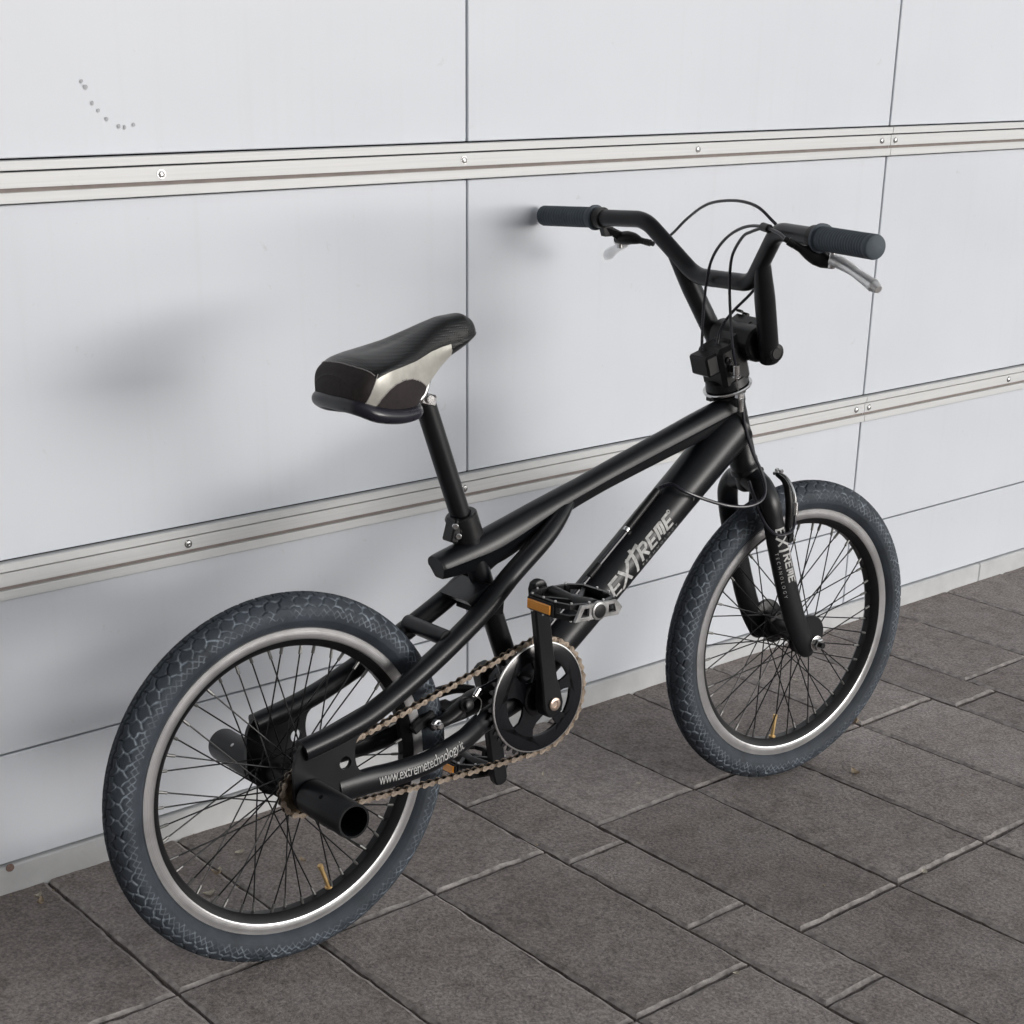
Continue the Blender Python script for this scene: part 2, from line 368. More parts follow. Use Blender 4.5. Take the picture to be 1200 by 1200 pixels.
    def obj(s, name, mats, parent=None, mat4=None, sharp=35):
        return link(name, s.mesh(name, mats, sharp), parent, mat4)
def link(name, me, parent=None, mat4=None):
    o = bpy.data.objects.new(name, me); COL.objects.link(o)
    if parent: o.parent = parent
    if mat4 is not None: o.matrix_basis = mat4
    return o
def empty(name, parent=None, mat4=None):
    o = bpy.data.objects.new(name, None); COL.objects.link(o); o.empty_display_size = 0.05
    if parent: o.parent = parent
    if mat4 is not None: o.matrix_basis = mat4
    return o
def tag(o, label=None, cat=None, group=None, kind=None):
    for k, v in (('label', label), ('category', cat), ('group', group), ('kind', kind)):
        if v: o[k] = v
    return o

# ================================================================== GROUND
g = MB(); g.add([(-300, -300, -0.012), (300, -300, -0.012), (300, 300, -0.012), (-300, 300, -0.012)], [(0, 1, 2, 3)])
ground = g.obj('ground', 'far_ground'); tag(ground, 'flat brown paved ground reaching away from the wall', 'ground', kind='structure')
PX0, PX1, PYF = -1.6, 5.6, -2.95
g = MB(); g.add([(PX0, PYF, -0.0100), (PX1, PYF, -0.0100), (PX1, 0.03, -0.0100), (PX0, 0.03, -0.0100)], [(0, 1, 2, 3)])
pave = g.obj('pavement', 'joint'); tag(pave, 'pavement of brown grey concrete slabs along the wall', 'pavement', kind='structure')
known = [0.8187, 1.0321, 1.2414, 1.4552, 1.5756, 1.7951, 2.0112, 2.2316, 2.444, 2.5718, 2.7864, 3.0028, 3.2175, 3.432, 3.557]
xs = list(known)
while xs[0] > PX0 + 0.25:                       # the bond goes on: four wide columns, then a narrow one
    k = len(known) - len(xs); w_ = [0.2140, 0.1230, 0.2140, 0.2140, 0.2140][(len(xs) - len(known)) % 5]
    xs.insert(0, xs[0] - w_)
n_left = len(xs) - len(known); j = 0
while xs[-1] < PX1 - 0.25:
    xs.append(xs[-1] + [0.2140, 0.2140, 0.2140, 0.2140, 0.1230][j % 5]); j += 1
def paver_mesh(L, W):
    m = MB(); h = 0.05; b = 0.0060; nx, ny = 2, 2
    def ring(ix, z): return [(-W / 2 + ix, -L / 2 + ix, z), (W / 2 - ix, -L / 2 + ix, z), (W / 2 - ix, L / 2 - ix, z), (-W / 2 + ix, L / 2 - ix, z)]
    # slightly worn, uneven arris: several points per side
    def side(ix, z, amp, seed):
        r = np.random.default_rng(seed); out = []; c = ring(ix, z)
        for i in range(4):
            a, bq = np.array(c[i]), np.array(c[(i + 1) % 4]); k = max(4, int((W if i % 2 == 0 else L) / 0.016))
            for t in range(k):
                p = a + (bq - a) * t / k
                if t:
                    d = np.array((-(bq - a)[1], (bq - a)[0], 0)) / np.linalg.norm(bq - a); p = p + d * r.normal(0, amp); p[2] += r.normal(0, amp * 0.5)
                out.append(p)
        return out
    sd = int(L * 1e4 + W * 1e5) + len(bpy.data.meshes)
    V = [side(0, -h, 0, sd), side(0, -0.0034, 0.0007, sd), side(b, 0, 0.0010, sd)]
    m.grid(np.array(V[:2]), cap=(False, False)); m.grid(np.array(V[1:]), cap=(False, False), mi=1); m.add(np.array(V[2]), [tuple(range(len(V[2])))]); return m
pm_cache = {}
def get_paver(L, W, var):
    k = (round(L, 3), round(W, 3), var)
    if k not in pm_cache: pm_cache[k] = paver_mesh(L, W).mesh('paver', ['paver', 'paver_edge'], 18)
    return pm_cache[k]
GAP = 0.0044
def add_paver(x0, x1, y0, y1):
    W = round(x1 - x0 - GAP, 3); L = round(y1 - y0 - GAP, 3)
    if L < 0.02: return
    o = link('paver', get_paver(L, W, random.randint(0, 2)), pave,
             Matrix.Translation(((x0 + x1) / 2, (y0 + y1) / 2, random.uniform(-0.0010, 0.0)))
             @ Matrix.Rotation(random.gauss(0, 0.0022), 4, 'X') @ Matrix.Rotation(random.gauss(0, 0.0022), 4, 'Y') @ Matrix.Rotation(random.gauss(0, 0.0012), 4, 'Z'))
narrow_i = 0
for i in range(len(xs) - 1):
    wdt = xs[i + 1] - xs[i]; mid = (xs[i] + xs[i + 1]) / 2
    if wdt < 0.17:
        off = -0.187 if mid > 2.2 else -0.198
        cuts = [0.03, off] + [off - 0.2505 * k for k in range(1, 12)]
    else:
        off = -0.3956 if mid < 1.46 else (-0.3820 if mid < 2.45 else -0.3669)
        cuts = [0.03, off] + [off - 0.4205 * k for k in range(1, 7)]
    for a, b in zip(cuts[:-1], cuts[1:]):
        if b < PYF + 0.02: break
        add_paver(xs[i], xs[i + 1], b, a)

# ================================================================== WALL
wall = empty('panel_wall'); tag(wall, 'white metal panel wall with horizontal aluminium rails behind the bicycle', 'wall')
WX0, WX1, WZ = -2.485, 6.74, 2.95
back = MB(); back.box(((WX0 + WX1) / 2, 0.10, WZ / 2), (WX1 - WX0, 0.17, WZ), bev=0.001); back.obj('backing', 'gap', wall)
seams = [-2.485 + 1.025 * k for k in range(10)]          # ... 1.615, 2.640 ...
rails_z = [0.4618, 0.9727, 1.4836, 1.9945, 2.5054]
rows = [(0.0435, 0.2088), (0.2118, 0.4342)] + [(rails_z[k] + 0.0280, rails_z[k + 1] - 0.0278) for k in range(4)] + [(rails_z[4] + 0.0280, WZ)]
pc = {}
for (z0, z1) in rows:
    for k in range(9):
        x0, x1 = seams[k] + 0.0018, seams[k + 1] - 0.0018
        key = (round(z1 - z0, 4))
        if key not in pc:
            m = MB(); m.box((0, 0, 0), (x1 - x0, 0.014, z1 - z0), bev=0.0012); pc[key] = m.mesh('panel', 'panel')
        link('panel', pc[key], wall, Matrix.Translation(((x0 + x1) / 2, 0.007 + random.uniform(0, 0.0006), (z0 + z1) / 2)) @ Matrix.Rotation(random.gauss(0, 0.0005), 4, 'X') @ Matrix.Rotation(random.gauss(0, 0.0004), 4, 'Z'))
prof = [(-0.0255, 0.004), (-0.0255, -0.0070), (-0.0248, -0.0080), (-0.0128, -0.0080), (-0.0120, -0.0072), (-0.0125, 0.0010), (-0.0072, 0.0010), (-0.0072, -0.0052), (-0.0070, -0.0058),
        (0.0112, -0.0058), (0.0118, -0.0050), (0.0118, 0.0010), (0.0140, 0.0010), (0.0140, -0.0085), (0.0147, -0.0095), (0.0250, -0.0095), (0.0258, -0.0085), (0.0258, 0.004)]
def rail_mesh(L):
    m = MB(); V = np.array([[(x, p[1], p[0]) for p in prof] for x in (-L / 2, L / 2)]); n = len(prof)
    F = [(j, j + 1, n + j + 1, n + j) for j in range(n - 1)] + [tuple(range(n)), tuple(range(2 * n - 1, n - 1, -1))]
    m.add(V.reshape(-1, 3), F); m.add([(-L / 2, -0.0015, -0.0124), (L / 2, -0.0015, -0.0124), (L / 2, -0.0015, -0.0073), (-L / 2, -0.0015, -0.0073)], [(0, 1, 2, 3)], 1)
    m.add([(-L / 2, -0.0003, 0.0119), (L / 2, -0.0003, 0.0119), (L / 2, -0.0003, 0.0139), (-L / 2, -0.0003, 0.0139)], [(0, 1, 2, 3)], 2)
    return m.mesh('rail', ['rail', 'seal', 'gap'], 30)
RL = 2.05; rm = rail_mesh(RL - 0.0016)
rj = [2.640 - RL * 2, 2.640 - RL, 2.640, 2.640 + RL]
bm_ = MB(); bm_.lathe((0, 0, 0), (0, -1, 0), [(0, 0.0062), (0.0008, 0.0062), (0.0008, 0.0048), (0.0028, 0.0042), (0.0034, 0.0026), (0.0022, 0.0022)], 6 * 2)
bolt_me = bm_.mesh('rail_bolt', 'chrome', 25)
for zc in rails_z:
    for k in range(4):
        xc = -1.460 + RL * (k + 0.5)
        r = link('rail', rm, wall, Matrix.Translation((xc, 0.0, zc)))
        for q in (-1.0115, -0.525, -0.011, 0.499, 0.998):
            link('rail_bolt', bolt_me, r, Matrix.Translation((q, -0.0058, 0.0018)) @ Matrix.Rotation(random.uniform(0, 1), 4, 'Y'))
    xc = WX0 + 0.5125
    m5 = rail_mesh(1.023) if zc == rails_z[0] else m5
    link('rail', m5, wall, Matrix.Translation((xc, 0, zc)))
pl = [WX0, -0.478, 3.122, WX1]
for a, b in zip(pl[:-1], pl[1:]):
    m = MB(); m.box(((a + b) / 2, 0.004, 0.0175), (b - a - 0.0018, 0.024, 0.049), bev=0.0022); m.obj('plinth_board', 'plinth', wall)
spots = [(0.9896, 1.0898, 1.1), (0.9948, 1.0827, 1.1), (1.0022, 1.0634, 1.0), (1.0097, 1.0546, 0.9), (1.0206, 1.0441, 0.95), (1.0366, 1.035, 1.1), (1.0451, 1.0337, 1.0), (1.0582, 1.0366, 1.2)]
for x, z, s_ in spots:
    m = MB(); a = np.linspace(0, 2 * np.pi, 14, endpoint=False); rr = 0.0042 * s_ * (1 + rng.normal(0, 0.12, 14))
    rr = 0.0027 * s_ * (1 + rng.normal(0, 0.22, 14)); rr = (rr + np.roll(rr, 1) + np.roll(rr, -1)) / 3; sq = rng.uniform(0.7, 1.0)
    ol_ = [(x + rr[q] * math.cos(a[q]) * sq, z + rr[q] * math.sin(a[q])) for q in range(14)]
    m.plate(ol_, [], 0.0002, lambda u, v, w_: (u, -0.0002 - w_, v)); o = m.obj('scuff_mark', 'scuff', wall)
m = MB(); m.lathe((0.765, -0.0085, 0.0395), (0, -1, 0), [(0, 0.0065), (0.001, 0.006), (0.0016, 0.003)], 12); m.obj('plinth_bolt', 'rust', wall)

# unseen eaves and two plain blocks, added outside the frame to shade the wall
shade_eaves = empty('shade_eaves'); tag(shade_eaves, 'unseen grey eaves added over the white panel wall to cut sky light', 'shade_eaves')
m = MB(); m.box((2.1, -0.42, 3.03), (9.4, 1.24, 0.14), bev=0.01); m.obj('shade_slab', 'blocker', shade_eaves)
m = MB(); m.box((2.1, -1.07, 3.00), (9.4, 0.05, 0.24), bev=0.006); m.obj('shade_board', 'blocker', shade_eaves)
ob_ = empty('shade_block'); tag(ob_, 'unseen long block added across the yard to dim the left of the panel wall', 'shade_block')  # added out of view, dims the left part of the wall
m = MB(); m.box((-4.6, -11.5, 2.6), (11.6, 3.0, 5.22), bev=0.01); m.obj('block_body', 'blocker', ob_)
m = MB(); m.box((-4.6, -11.5, 5.30), (11.9, 3.3, 0.14), bev=0.01); m.obj('block_top', 'gap', ob_)
nb = empty('shade_block'); tag(nb, 'unseen grey block added left of the pavement to shade the wall', 'shade_block')  # added out of view, keeps sky light off the wall from the left
m = MB(); m.box((-3.4, -3.7, 2.2), (3.2, 7.0, 4.42), bev=0.01); m.obj('block_body', 'blocker', nb)
m = MB(); m.box((-3.4, -3.7, 4.49), (3.5, 7.3, 0.14), bev=0.01); m.obj('block_top', 'gap', nb)

# ================================================================== BICYCLE
BY, BL = -0.02736, 0.03642
ROOT = Matrix.Translation((0.9957, -0.4048, 0.0)) @ Matrix.Rotation(BY, 4, 'Z') @ Matrix.Rotation(-BL, 4, 'X')
bike = empty('bicycle', None, ROOT)
tag(bike, 'matte black freestyle bicycle leaning its left grip on the white wall', 'bicycle')
HB = Vector((0.8403, 0, 0.5429)); AXV = Vector((-0.039, 0, 0.1168)).normalized()
def steer(ph): return Matrix.Translation(HB) @ Matrix.Rotation(ph, 4, AXV) @ Matrix.Translation(-HB)
MW, MBAR = steer(-0.075), steer(-0.113)
HUBR = np.array((0, 0, 0.2525)); HUBF = np.array(((steer(0.075) @ Vector((0.9568, -0.0005, 0.2527)))[:])); HUBF[1] = 0.0
BBC = np.array((0.388, 0, 0.289))

# ---------------- frame
fr = MB()
fr.lathe((0.8013, 0, 0.6597), (0.039, 0, -0.1168), [(0, 0.0185), (0.001, 0.0215), (0.012, 0.0215), (0.016, 0.0200), (0.105, 0.0200), (0.109, 0.0218), (0.120, 0.0218), (0.1225, 0.0205)], 32)
frame = fr.obj('frame', 'paint', bike)
# top tube: rounded above, creased along the flank, narrower below; deep by the seat tube
tt = [(0.2530, 0.4935, 0.0165, 0.018), (0.262, 0.4950, 0.0180, 0.0195), (0.30, 0.5005, 0.0220, 0.0205), (0.34, 0.5070, 0.0262, 0.021), (0.385, 0.5205, 0.0250, 0.0205), (0.43, 0.5370, 0.0210, 0.0195), (0.48, 0.5530, 0.0180, 0.0185), (0.51, 0.5615, 0.0172, 0.0180), (0.56, 0.5755, 0.0176, 0.0180), (0.66, 0.6015, 0.0195, 0.0185), (0.734, 0.6205, 0.0212, 0.019), (0.805, 0.6385, 0.0215, 0.019)]
tt = catmull(tt, 6)
def tt_section(x, zc, hz, hw):
    out = []
    for a in np.linspace(0, np.pi, 17): out.append((hw * math.cos(a), hz * math.sin(a) ** 0.9 if math.sin(a) > 0 else 0))
    for u in (0.10, 0.3, 0.5, 0.7, 0.88, 0.97): out.append((-hw * (0.93 - 0.42 * u - 0.3 * max(0, u - 0.85)), -hz * u))
    out.append((-hw * 0.28, -hz)); out.append((hw * 0.28, -hz))
    for u in (0.97, 0.88, 0.7, 0.5, 0.3, 0.10): out.append((hw * (0.93 - 0.42 * u - 0.3 * max(0, u - 0.85)), -hz * u))
    return out
V = []
for k, (x, zc, hz, hw) in enumerate(tt):
    sl = 0.0 if k == 0 else 0.0
    V.append([(x + (q[1] * -0.27), q[0], zc + q[1] * 0.96) for q in tt_section(x, zc, hz, hw)])
m = MB(); m.grid(np.array(V), cap=(True, True)); m.obj('top_tube', 'paint', frame, sharp=28)
DT0, DT1 = np.array((0.380, 0, 0.2835)), np.array((0.812, 0, 0.6125))
def dt_r(t): return np.interp(t, [0, 0.35, 0.75, 1.0], [0.0290, 0.0315, 0.0325, 0.0345])
ts = np.linspace(0, 1, 16); m = MB(); m.tube(DT0 + (DT1 - DT0) * ts[:, None], dt_r(ts), 32, (0, 1, 0), ry=dt_r(ts)); m.obj('down_tube', 'paint', frame)
m = MB(); m.cyl((0.3065, 0, 0.528), (0.3845, 0, 0.293), 0.0158, 28); m.obj('seat_tube', 'paint', frame)
m = MB(); m.lathe((0.388, -0.037, 0.289), (0, 1, 0), [(0, 0.018), (0.001, 0.0255), (0.073, 0.0255), (0.074, 0.018)], 32); m.obj('bottom_bracket_shell', 'paint', frame)
for s in (-1, 1):
    pth = catmull([(0.482, s * 0.0060, 0.5500), (0.4560, s * 0.0160, 0.5345), (0.4191, s * 0.026, 0.5105), (0.3544, s * 0.034, 0.4716), (0.291, s * 0.042, 0.4285), (0.1971, s * 0.052, 0.3800), (0.1082, s * 0.0585, 0.3415), (0.052, s * 0.060, 0.3255), (-0.006, s * 0.060, 0.3150)], 8)
    m = MB(); m.tube(pth, [0.0085, 0.0130, 0.0142, 0.0144, 0.0144, 0.0144, 0.0144, 0.0142], 20, (0, 1, 0)); m.obj('seat_stay', 'paint', frame)
    cp = catmull([(0.045, s * 0.0585, 0.2455), (0.0878, s * 0.0585, 0.2465), (0.13, s * 0.058, 0.2445), (0.19, s * 0.0565, 0.2465), (0.25, s * 0.0475, 0.2560), (0.28, s * 0.0380, 0.2620), (0.305, s * 0.0300, 0.2680), (0.380, s * 0.022, 0.2850)], 8)
    m = MB(); m.tube(cp, [0.0085, 0.0108, 0.0115, 0.0115, 0.0115, 0.0115], 20, (0, 1, 0), ry=[0.0180, 0.0185, 0.0168, 0.0160, 0.0170, 0.0180]); m.obj('chain_stay', 'paint', frame)
    # dropout plate with its lightening hole
    ol = [(-0.0030, 0.3270), (-0.0150, 0.3130), (-0.0205, 0.2950), (-0.0225, 0.2560), (-0.0175, 0.2370), (-0.002, 0.2275), (0.025, 0.2285), (0.060, 0.2300), (0.0900, 0.2310), (0.0935, 0.2560), (0.0800, 0.2635), (0.0725, 0.2735), (0.0700, 0.2860), (0.0705, 0.2990), (0.0745, 0.3110), (0.0830, 0.3210), (0.0650, 0.3290), (0.0300, 0.3260)]
    oc = catmull([(a, b, 0) for a, b in ol + ol[:1]], 3)[:-1]
    hole = [(0.0548 + 0.0088 * math.cos(a), 0.2833 + 0.0092 * math.sin(a)) for a in np.linspace(0, 2 * np.pi, 20, endpoint=False)]
    m = MB(); m.plate([(p[0], p[1]) for p in oc], [hole], 0.0065, lambda u, v, w_, s=s: (u, s * (0.0575 + w_), v)); m.obj('dropout', 'paint', frame, sharp=40)
# bridge and gusset behind the seat tube
m = MB(); m.cyl((0.2345, 0.046, 0.4085), (0.2345, -0.046, 0.4085), 0.0115, 20); m.obj('brake_bridge', 'paint', frame)
gs = [(0.318, 0.464), (0.279, 0.4475), (0.2865, 0.4400), (0.300, 0.4380), (0.3075, 0.4320), (0.3075, 0.421), (0.340, 0.418), (0.345, 0.455)]
m = MB(); m.plate(gs, [], 0.064, lambda u, v, w_: (u, -0.032 + w_, v)); m.obj('gusset_plate', 'paint', frame)
# lettering helper: flat strokes or font outlines wrapped on a tube
def font_mesh(txt, size, spacing=1.0, shear=0.0, bold=0.0):
    cu = bpy.data.curves.new('txt', 'FONT'); cu.body = txt; cu.size = size; cu.space_character = spacing; cu.shear = shear; cu.offset = bold; cu.resolution_u = 3
    ob = bpy.data.objects.new('txt', cu); COL.objects.link(ob); bpy.context.view_layer.update()
    me = ob.evaluated_get(bpy.context.evaluated_depsgraph_get()).to_mesh()
    bm = bmesh.new(); bm.from_mesh(me); ob.evaluated_get(bpy.context.evaluated_depsgraph_get()).to_mesh_clear()
    bmesh.ops.triangulate(bm, faces=bm.faces); bmesh.ops.remove_doubles(bm, verts=bm.verts, dist=size * 1e-4)
    bmesh.ops.subdivide_edges(bm, edges=[e for e in bm.edges if e.calc_length() > size * 0.35], cuts=2, use_grid_fill=True)
    bmesh.ops.triangulate(bm, faces=bm.faces)
    bm.verts.index_update(); V = np.array([v.co[:] for v in bm.verts]); F = [[v.index for v in f.verts] for f in bm.faces]; bm.free()
    bpy.data.objects.remove(ob); bpy.data.curves.remove(cu); return V[:, :2], F
def strokes_mesh(strokes, wd):
    V, F = [], []
    for st in strokes:
        P = [np.array(p, float) for p in st[:-1]]; ww = st[-1] * wd
        dense = []
        for a, b in zip(P[:-1], P[1:]):
            k = max(2, int(np.linalg.norm(b - a) / 0.12)); dense += [a + (b - a) * i / k for i in range(k)]
        dense.append(P[-1]); D = np.array(dense); T = np.gradient(D, axis=0); T /= np.linalg.norm(T, axis=1)[:, None]
        N_ = np.stack([-T[:, 1], T[:, 0]], 1); n0 = len(V)
        for d, nn in zip(D, N_):
            for q in (-1, 0, 1): V.append(d + nn * ww / 2 * q)
        for i in range(len(D) - 1):
            for q in (0, 1): a = n0 + i * 3 + q; F.append((a, a + 1, a + 4, a + 3))
    return np.array(V), F
def letters_extreme():
    S = []; x = 0.0
    def add(st, ox, sc=1.0, oy=0.0, sh=0.22):
        for s_ in st: S.append([((p[0] * sc + ox) + sh * (p[1] * sc + oy), p[1] * sc + oy) for p in s_[:-1]] + [s_[-1]])
    E_ = [[(0, 0), (0, 1), 1], [(0, 0.93), (0.62, 0.93), 0.9], [(0, 0.5), (0.55, 0.5), 0.9], [(0, 0.07), (0.62, 0.07), 0.9]]
    X_ = [[(-0.05, 0), (0.72, 1.0), 1.1], [(0.0, 0.95), (0.62, 0.05), 1.0]]
    T_ = [[(0.3, -0.15), (0.3, 1.0), 1.1], [(-0.15, 0.72), (0.75, 0.9), 1.0]]
    Rr = [[(0, 0), (0, 1), 1], [(0, 0.93), (0.5, 0.93), (0.6, 0.75), (0.5, 0.52), (0, 0.5), 0.9], [(0.22, 0.5), (0.62, 0), 1]]
    Mm = [[(0, 0), (0, 1), 1], [(0.27, 0.2), (0.27, 1), 0.9], [(0.54, 0.0), (0.54, 1), 1], [(0, 0.93), (0.54, 0.93), 0.9]]
    add(E_, 0.0, 1.0, -0.02); add(X_, 0.78, 1.15, -0.1); add(T_, 1.62, 1.2, 0.1); add(Rr, 2.45, 0.85, 0.2); add(E_, 3.2, 0.78, 0.24); add(Mm, 3.88, 0.78, 0.24); add(E_, 4.55, 0.78, 0.24)
    o = [(5.25 + 0.09 * math.cos(a), 0.98 + 0.09 * math.sin(a)) for a in np.linspace(0, 2 * np.pi, 9)]
    S.append(o + [0.35])
    return strokes_mesh(S, 0.17)
def wrap_tube(V2, F, P0, P1, rfun, ref, ang0, off=0.0004, ryf=None):
    # V2[:,0] metres along P0->P1, V2[:,1] metres round the tube from angle ang0
    P0 = np.array(P0, float); P1 = np.array(P1, float); L = np.linalg.norm(P1 - P0); T = (P1 - P0) / L
    ref = np.array(ref, float); N = ref - T * (ref @ T); N /= np.linalg.norm(N); B = np.cross(T, N)
    t = V2[:, 0] / L; r = rfun(t); rb = ryf(t) if ryf else r
    a = ang0 - V2[:, 1] / ((r + rb) / 2)
    return P0 + T * V2[:, :1] + N * ((r + off) * np.cos(a))[:, None] + B * ((rb + off) * np.sin(a))[:, None]
LT = np.linalg.norm(DT1 - DT0)
V2, F2 = letters_extreme(); sc = 0.158 / 5.3
m = MB(); Vt = V2 * np.array((sc, sc * 1.0)); Vt = Vt * np.array((0.96, 0.90)) + np.array((0.203, -0.0105))
m.add(wrap_tube(Vt, F2, DT0, DT1, dt_r, (0, -1, 0), 0.0), F2)
V3, F3 = font_mesh('TECHNOLOGY', 0.0072, 2.1); V3 = V3 + np.array((0.270, -0.0140)); m.obj('lettering', 'white_ink', frame, sharp=180); m = MB()
m.add(wrap_tube(V3, F3, DT0, DT1, dt_r, (0, -1, 0), 0.0), F3)
m.obj('lettering', 'white_ink', frame, sharp=180); m = MB()
m.add(wrap_tube(np.array([(0.3965, -0.006), (0.3985, -0.006), (0.4045, 0.000), (0.4025, 0.000)]), 0, DT0, DT1, dt_r, (0, -1, 0), 0.0), [(0, 1, 2, 3)])
m.obj('lettering', 'white_ink', frame, sharp=180)
V4, F4 = font_mesh('www.extremetechnology.it', 0.0205, 0.93)
V4[:, 0] *= 0.1475 / V4[:, 0].max(); V4[:, 1] -= 0.0065
# follow the right chain stay from x = .104 to .246
cpR = catmull([(0.045, -0.0585, 0.2455), (0.0878, -0.0585, 0.2465), (0.13, -0.058, 0.2445), (0.19, -0.0565, 0.2465), (0.25, -0.0475, 0.2560), (0.28, -0.0380, 0.2620), (0.305, -0.0300, 0.2680), (0.380, -0.022, 0.2850)], 8)
seglen = np.r_[0, np.cumsum(np.linalg.norm(np.diff(cpR, axis=0), axis=1))]
s0 = np.interp(0.101, cpR[:, 0], seglen)
ctr = np.stack([np.interp(s0 + V4[:, 0], seglen, cpR[:, k]) for k in range(3)], 1)
tn = np.stack([np.interp(s0 + V4[:, 0] + 0.004, seglen, cpR[:, k]) for k in range(3)], 1) - ctr; tn /= np.linalg.norm(tn, axis=1)[:, None]
upv = np.cross(np.array((0, -1.0, 0)), tn) * -1; upv = np.where(upv[:, 2:3] < 0, -upv, upv)
aa = V4[:, 1] / 0.0150 + 0.16
Vw = ctr + np.array((0, -1, 0)) * (0.0122 * np.cos(aa))[:, None] + upv * (0.0172 * np.sin(aa))[:, None]
m = MB(); m.add(Vw, F4); m.obj('lettering', 'white_ink', frame, sharp=180)

# ---------------- seat post, clamp, saddle
sp0, sp1 = np.array((0.296, 0, 0.556)), np.array((0.2425, 0, 0.716))
m = MB(); m.cyl(sp0 + (sp0 - sp1) * 0.15, sp1, 0.0142, 28, 0.001); m.obj('seat_post', 'paint', bike)
ad = (sp1 - sp0) / np.linalg.norm(sp1 - sp0)
m = MB(); m.lathe(np.array((0.3065, 0, 0.5255)), ad, [(0, 0.0195), (0.0015, 0.0225), (0.034, 0.0225), (0.036, 0.021), (0.036, 0.0150)], 32, cap=(True, False))
m.box(np.array((0.2785, -0.004, 0.5415)), (0.013, 0.022, 0.032), Matrix.Rotation(0.32, 4, 'Y') @ Matrix.Rotation(0.0, 4, 'Z'), 0.002)
clamp = m.obj('seat_clamp', 'blacksteel', bike)
for dz in (-0.0075, 0.0075):
    c = np.array((0.2770, -0.0155, 0.5420)) + ad * dz; m = MB()
    m.lathe(c, (-0.45, -1, 0), [(0, 0.0042), (0.003, 0.0042), (0.0036, 0.0034), (0.0036, 0.0020), (0.0018, 0.0019)], 14); m.obj('bolt', 'chrome', clamp)
xk = [0.106, 0.110, 0.118, 0.134, 0.150, 0.170, 0.200, 0.230, 0.250, 0.270, 0.300, 0.314, 0.3205, 0.3225]
tab = dict(w=[0.038, 0.0510, 0.0595, 0.0635, 0.0620, 0.0570, 0.0470, 0.0360, 0.0305, 0.0262, 0.0215, 0.0160, 0.0095, 0.004],
           zt=[0.7625, 0.7695, 0.7775, 0.7848, 0.7880, 0.7915, 0.7985, 0.8085, 0.8150, 0.8205, 0.8225, 0.8150, 0.8065, 0.8010],
           ze=[0.7430, 0.7500, 0.7585, 0.7665, 0.7710, 0.7735, 0.7770, 0.7840, 0.7870, 0.7890, 0.7940, 0.7970, 0.7975, 0.7975],
           zb=[0.7280, 0.7250, 0.7220, 0.7190, 0.7175, 0.7160, 0.7150, 0.7450, 0.7610, 0.7735, 0.7850, 0.7915, 0.7945, 0.7960])
def sx(name, x): return np.interp(x, xk, tab[name])
XS = np.unique(np.r_[np.linspace(0.106, 0.125, 14), np.linspace(0.125, 0.30, 110), np.linspace(0.30, 0.3225, 24)])
def smoothed(name):
    y = sx(name, XS)
    for _ in range(3): y = np.convolve(np.pad(y, 2, 'edge'), [0.1, 0.2, 0.4, 0.2, 0.1], 'valid')
    return y
SW, ZT, ZE, ZB = (smoothed(k) for k in ('w', 'zt', 'ze', 'zb'))
NTOP = 40; NS = 26
top_rows, sideL, sideR = [], [], []
for i, x in enumerate(XS):
    a = np.linspace(0, np.pi, NTOP + 1); e = float(np.interp(x, [0.106, 0.135, 0.17, 0.22], [1.2, 1.0, 0.80, 0.74]))
    yy = SW[i] * np.sign(np.cos(a)) * np.abs(np.cos(a)) ** e; zz = ZE[i] + (ZT[i] - ZE[i]) * np.abs(np.sin(a)) ** 0.95
    zz = zz - 0.0016 * np.exp(-(yy / 0.012) ** 2) * np.clip((0.26 - x) / 0.08, 0, 1) * np.clip((x - 0.135) / 0.05, 0, 1)
    top_rows.append(np.stack([np.full(NTOP + 1, x), yy, zz], 1))
    t = np.linspace(0, 1, NS + 1); bul = 0.0018 * np.sin(np.pi * t)
    ysd = SW[i] * (1 - 0.16 * t ** 1.6) + bul; zs = ZE[i] + (ZB[i] - ZE[i]) * t
    sideR.append(np.stack([np.full(NS + 1, x), -ysd, zs], 1)); sideL.append(np.stack([np.full(NS + 1, x), ysd, zs], 1))
def stitch_x(q): return 0.1285 - 0.0095 * (1 - min(1, abs(q)) ** 2.4)
TR = np.array(top_rows); nvt = TR.shape[1]; fa, fb_ = [], []
for i in range(len(TR) - 1):
    for jx in range(nvt - 1):
        c = (TR[i, jx] + TR[i + 1, jx + 1]) / 2
        (fb_ if c[0] < stitch_x(c[1] / 0.0605) else fa).append((i * nvt + jx, i * nvt + jx + 1, (i + 1) * nvt + jx + 1, (i + 1) * nvt + jx))
def sub_mesh(A_, fs):
    used = sorted({q for f in fs for q in f}); mp = {q: n_ for n_, q in enumerate(used)}; m = MB()
    m.add(A_.reshape(-1, 3)[used], [tuple(mp[q] for q in f) for f in fs]); return m
saddle = sub_mesh(TR, fa).obj('saddle', 'vinyl', bike, sharp=60)
sub_mesh(TR, fb_).obj('rear_panel', 'vinyl_brown', saddle, sharp=60)
def arch(x): return np.interp(x, [0.1285, 0.136, 0.148, 0.160, 0.175, 0.190, 0.205, 0.2205, 0.224], [0.728, 0.7400, 0.7495, 0.7550, 0.7578, 0.7570, 0.7520, 0.7430, 0.7400])
def side_kind(x, z):
    if x > 0.268 + (0.785 - z) * 0.25: return 'nose'
    if x < 0.131 + (z - 0.77) * 0.42: return 'rear'
    if 0.128 < x < 0.2235 and z < arch(x): return 'arch'
    return 'silver'
kinds = {'nose': ('nose_panel', 'vinyl'), 'rear': ('rear_panel', 'vinyl_brown'), 'arch': ('lower_panel', 'vinyl_brown'), 'silver': ('side_panel', 'silver_vinyl')}
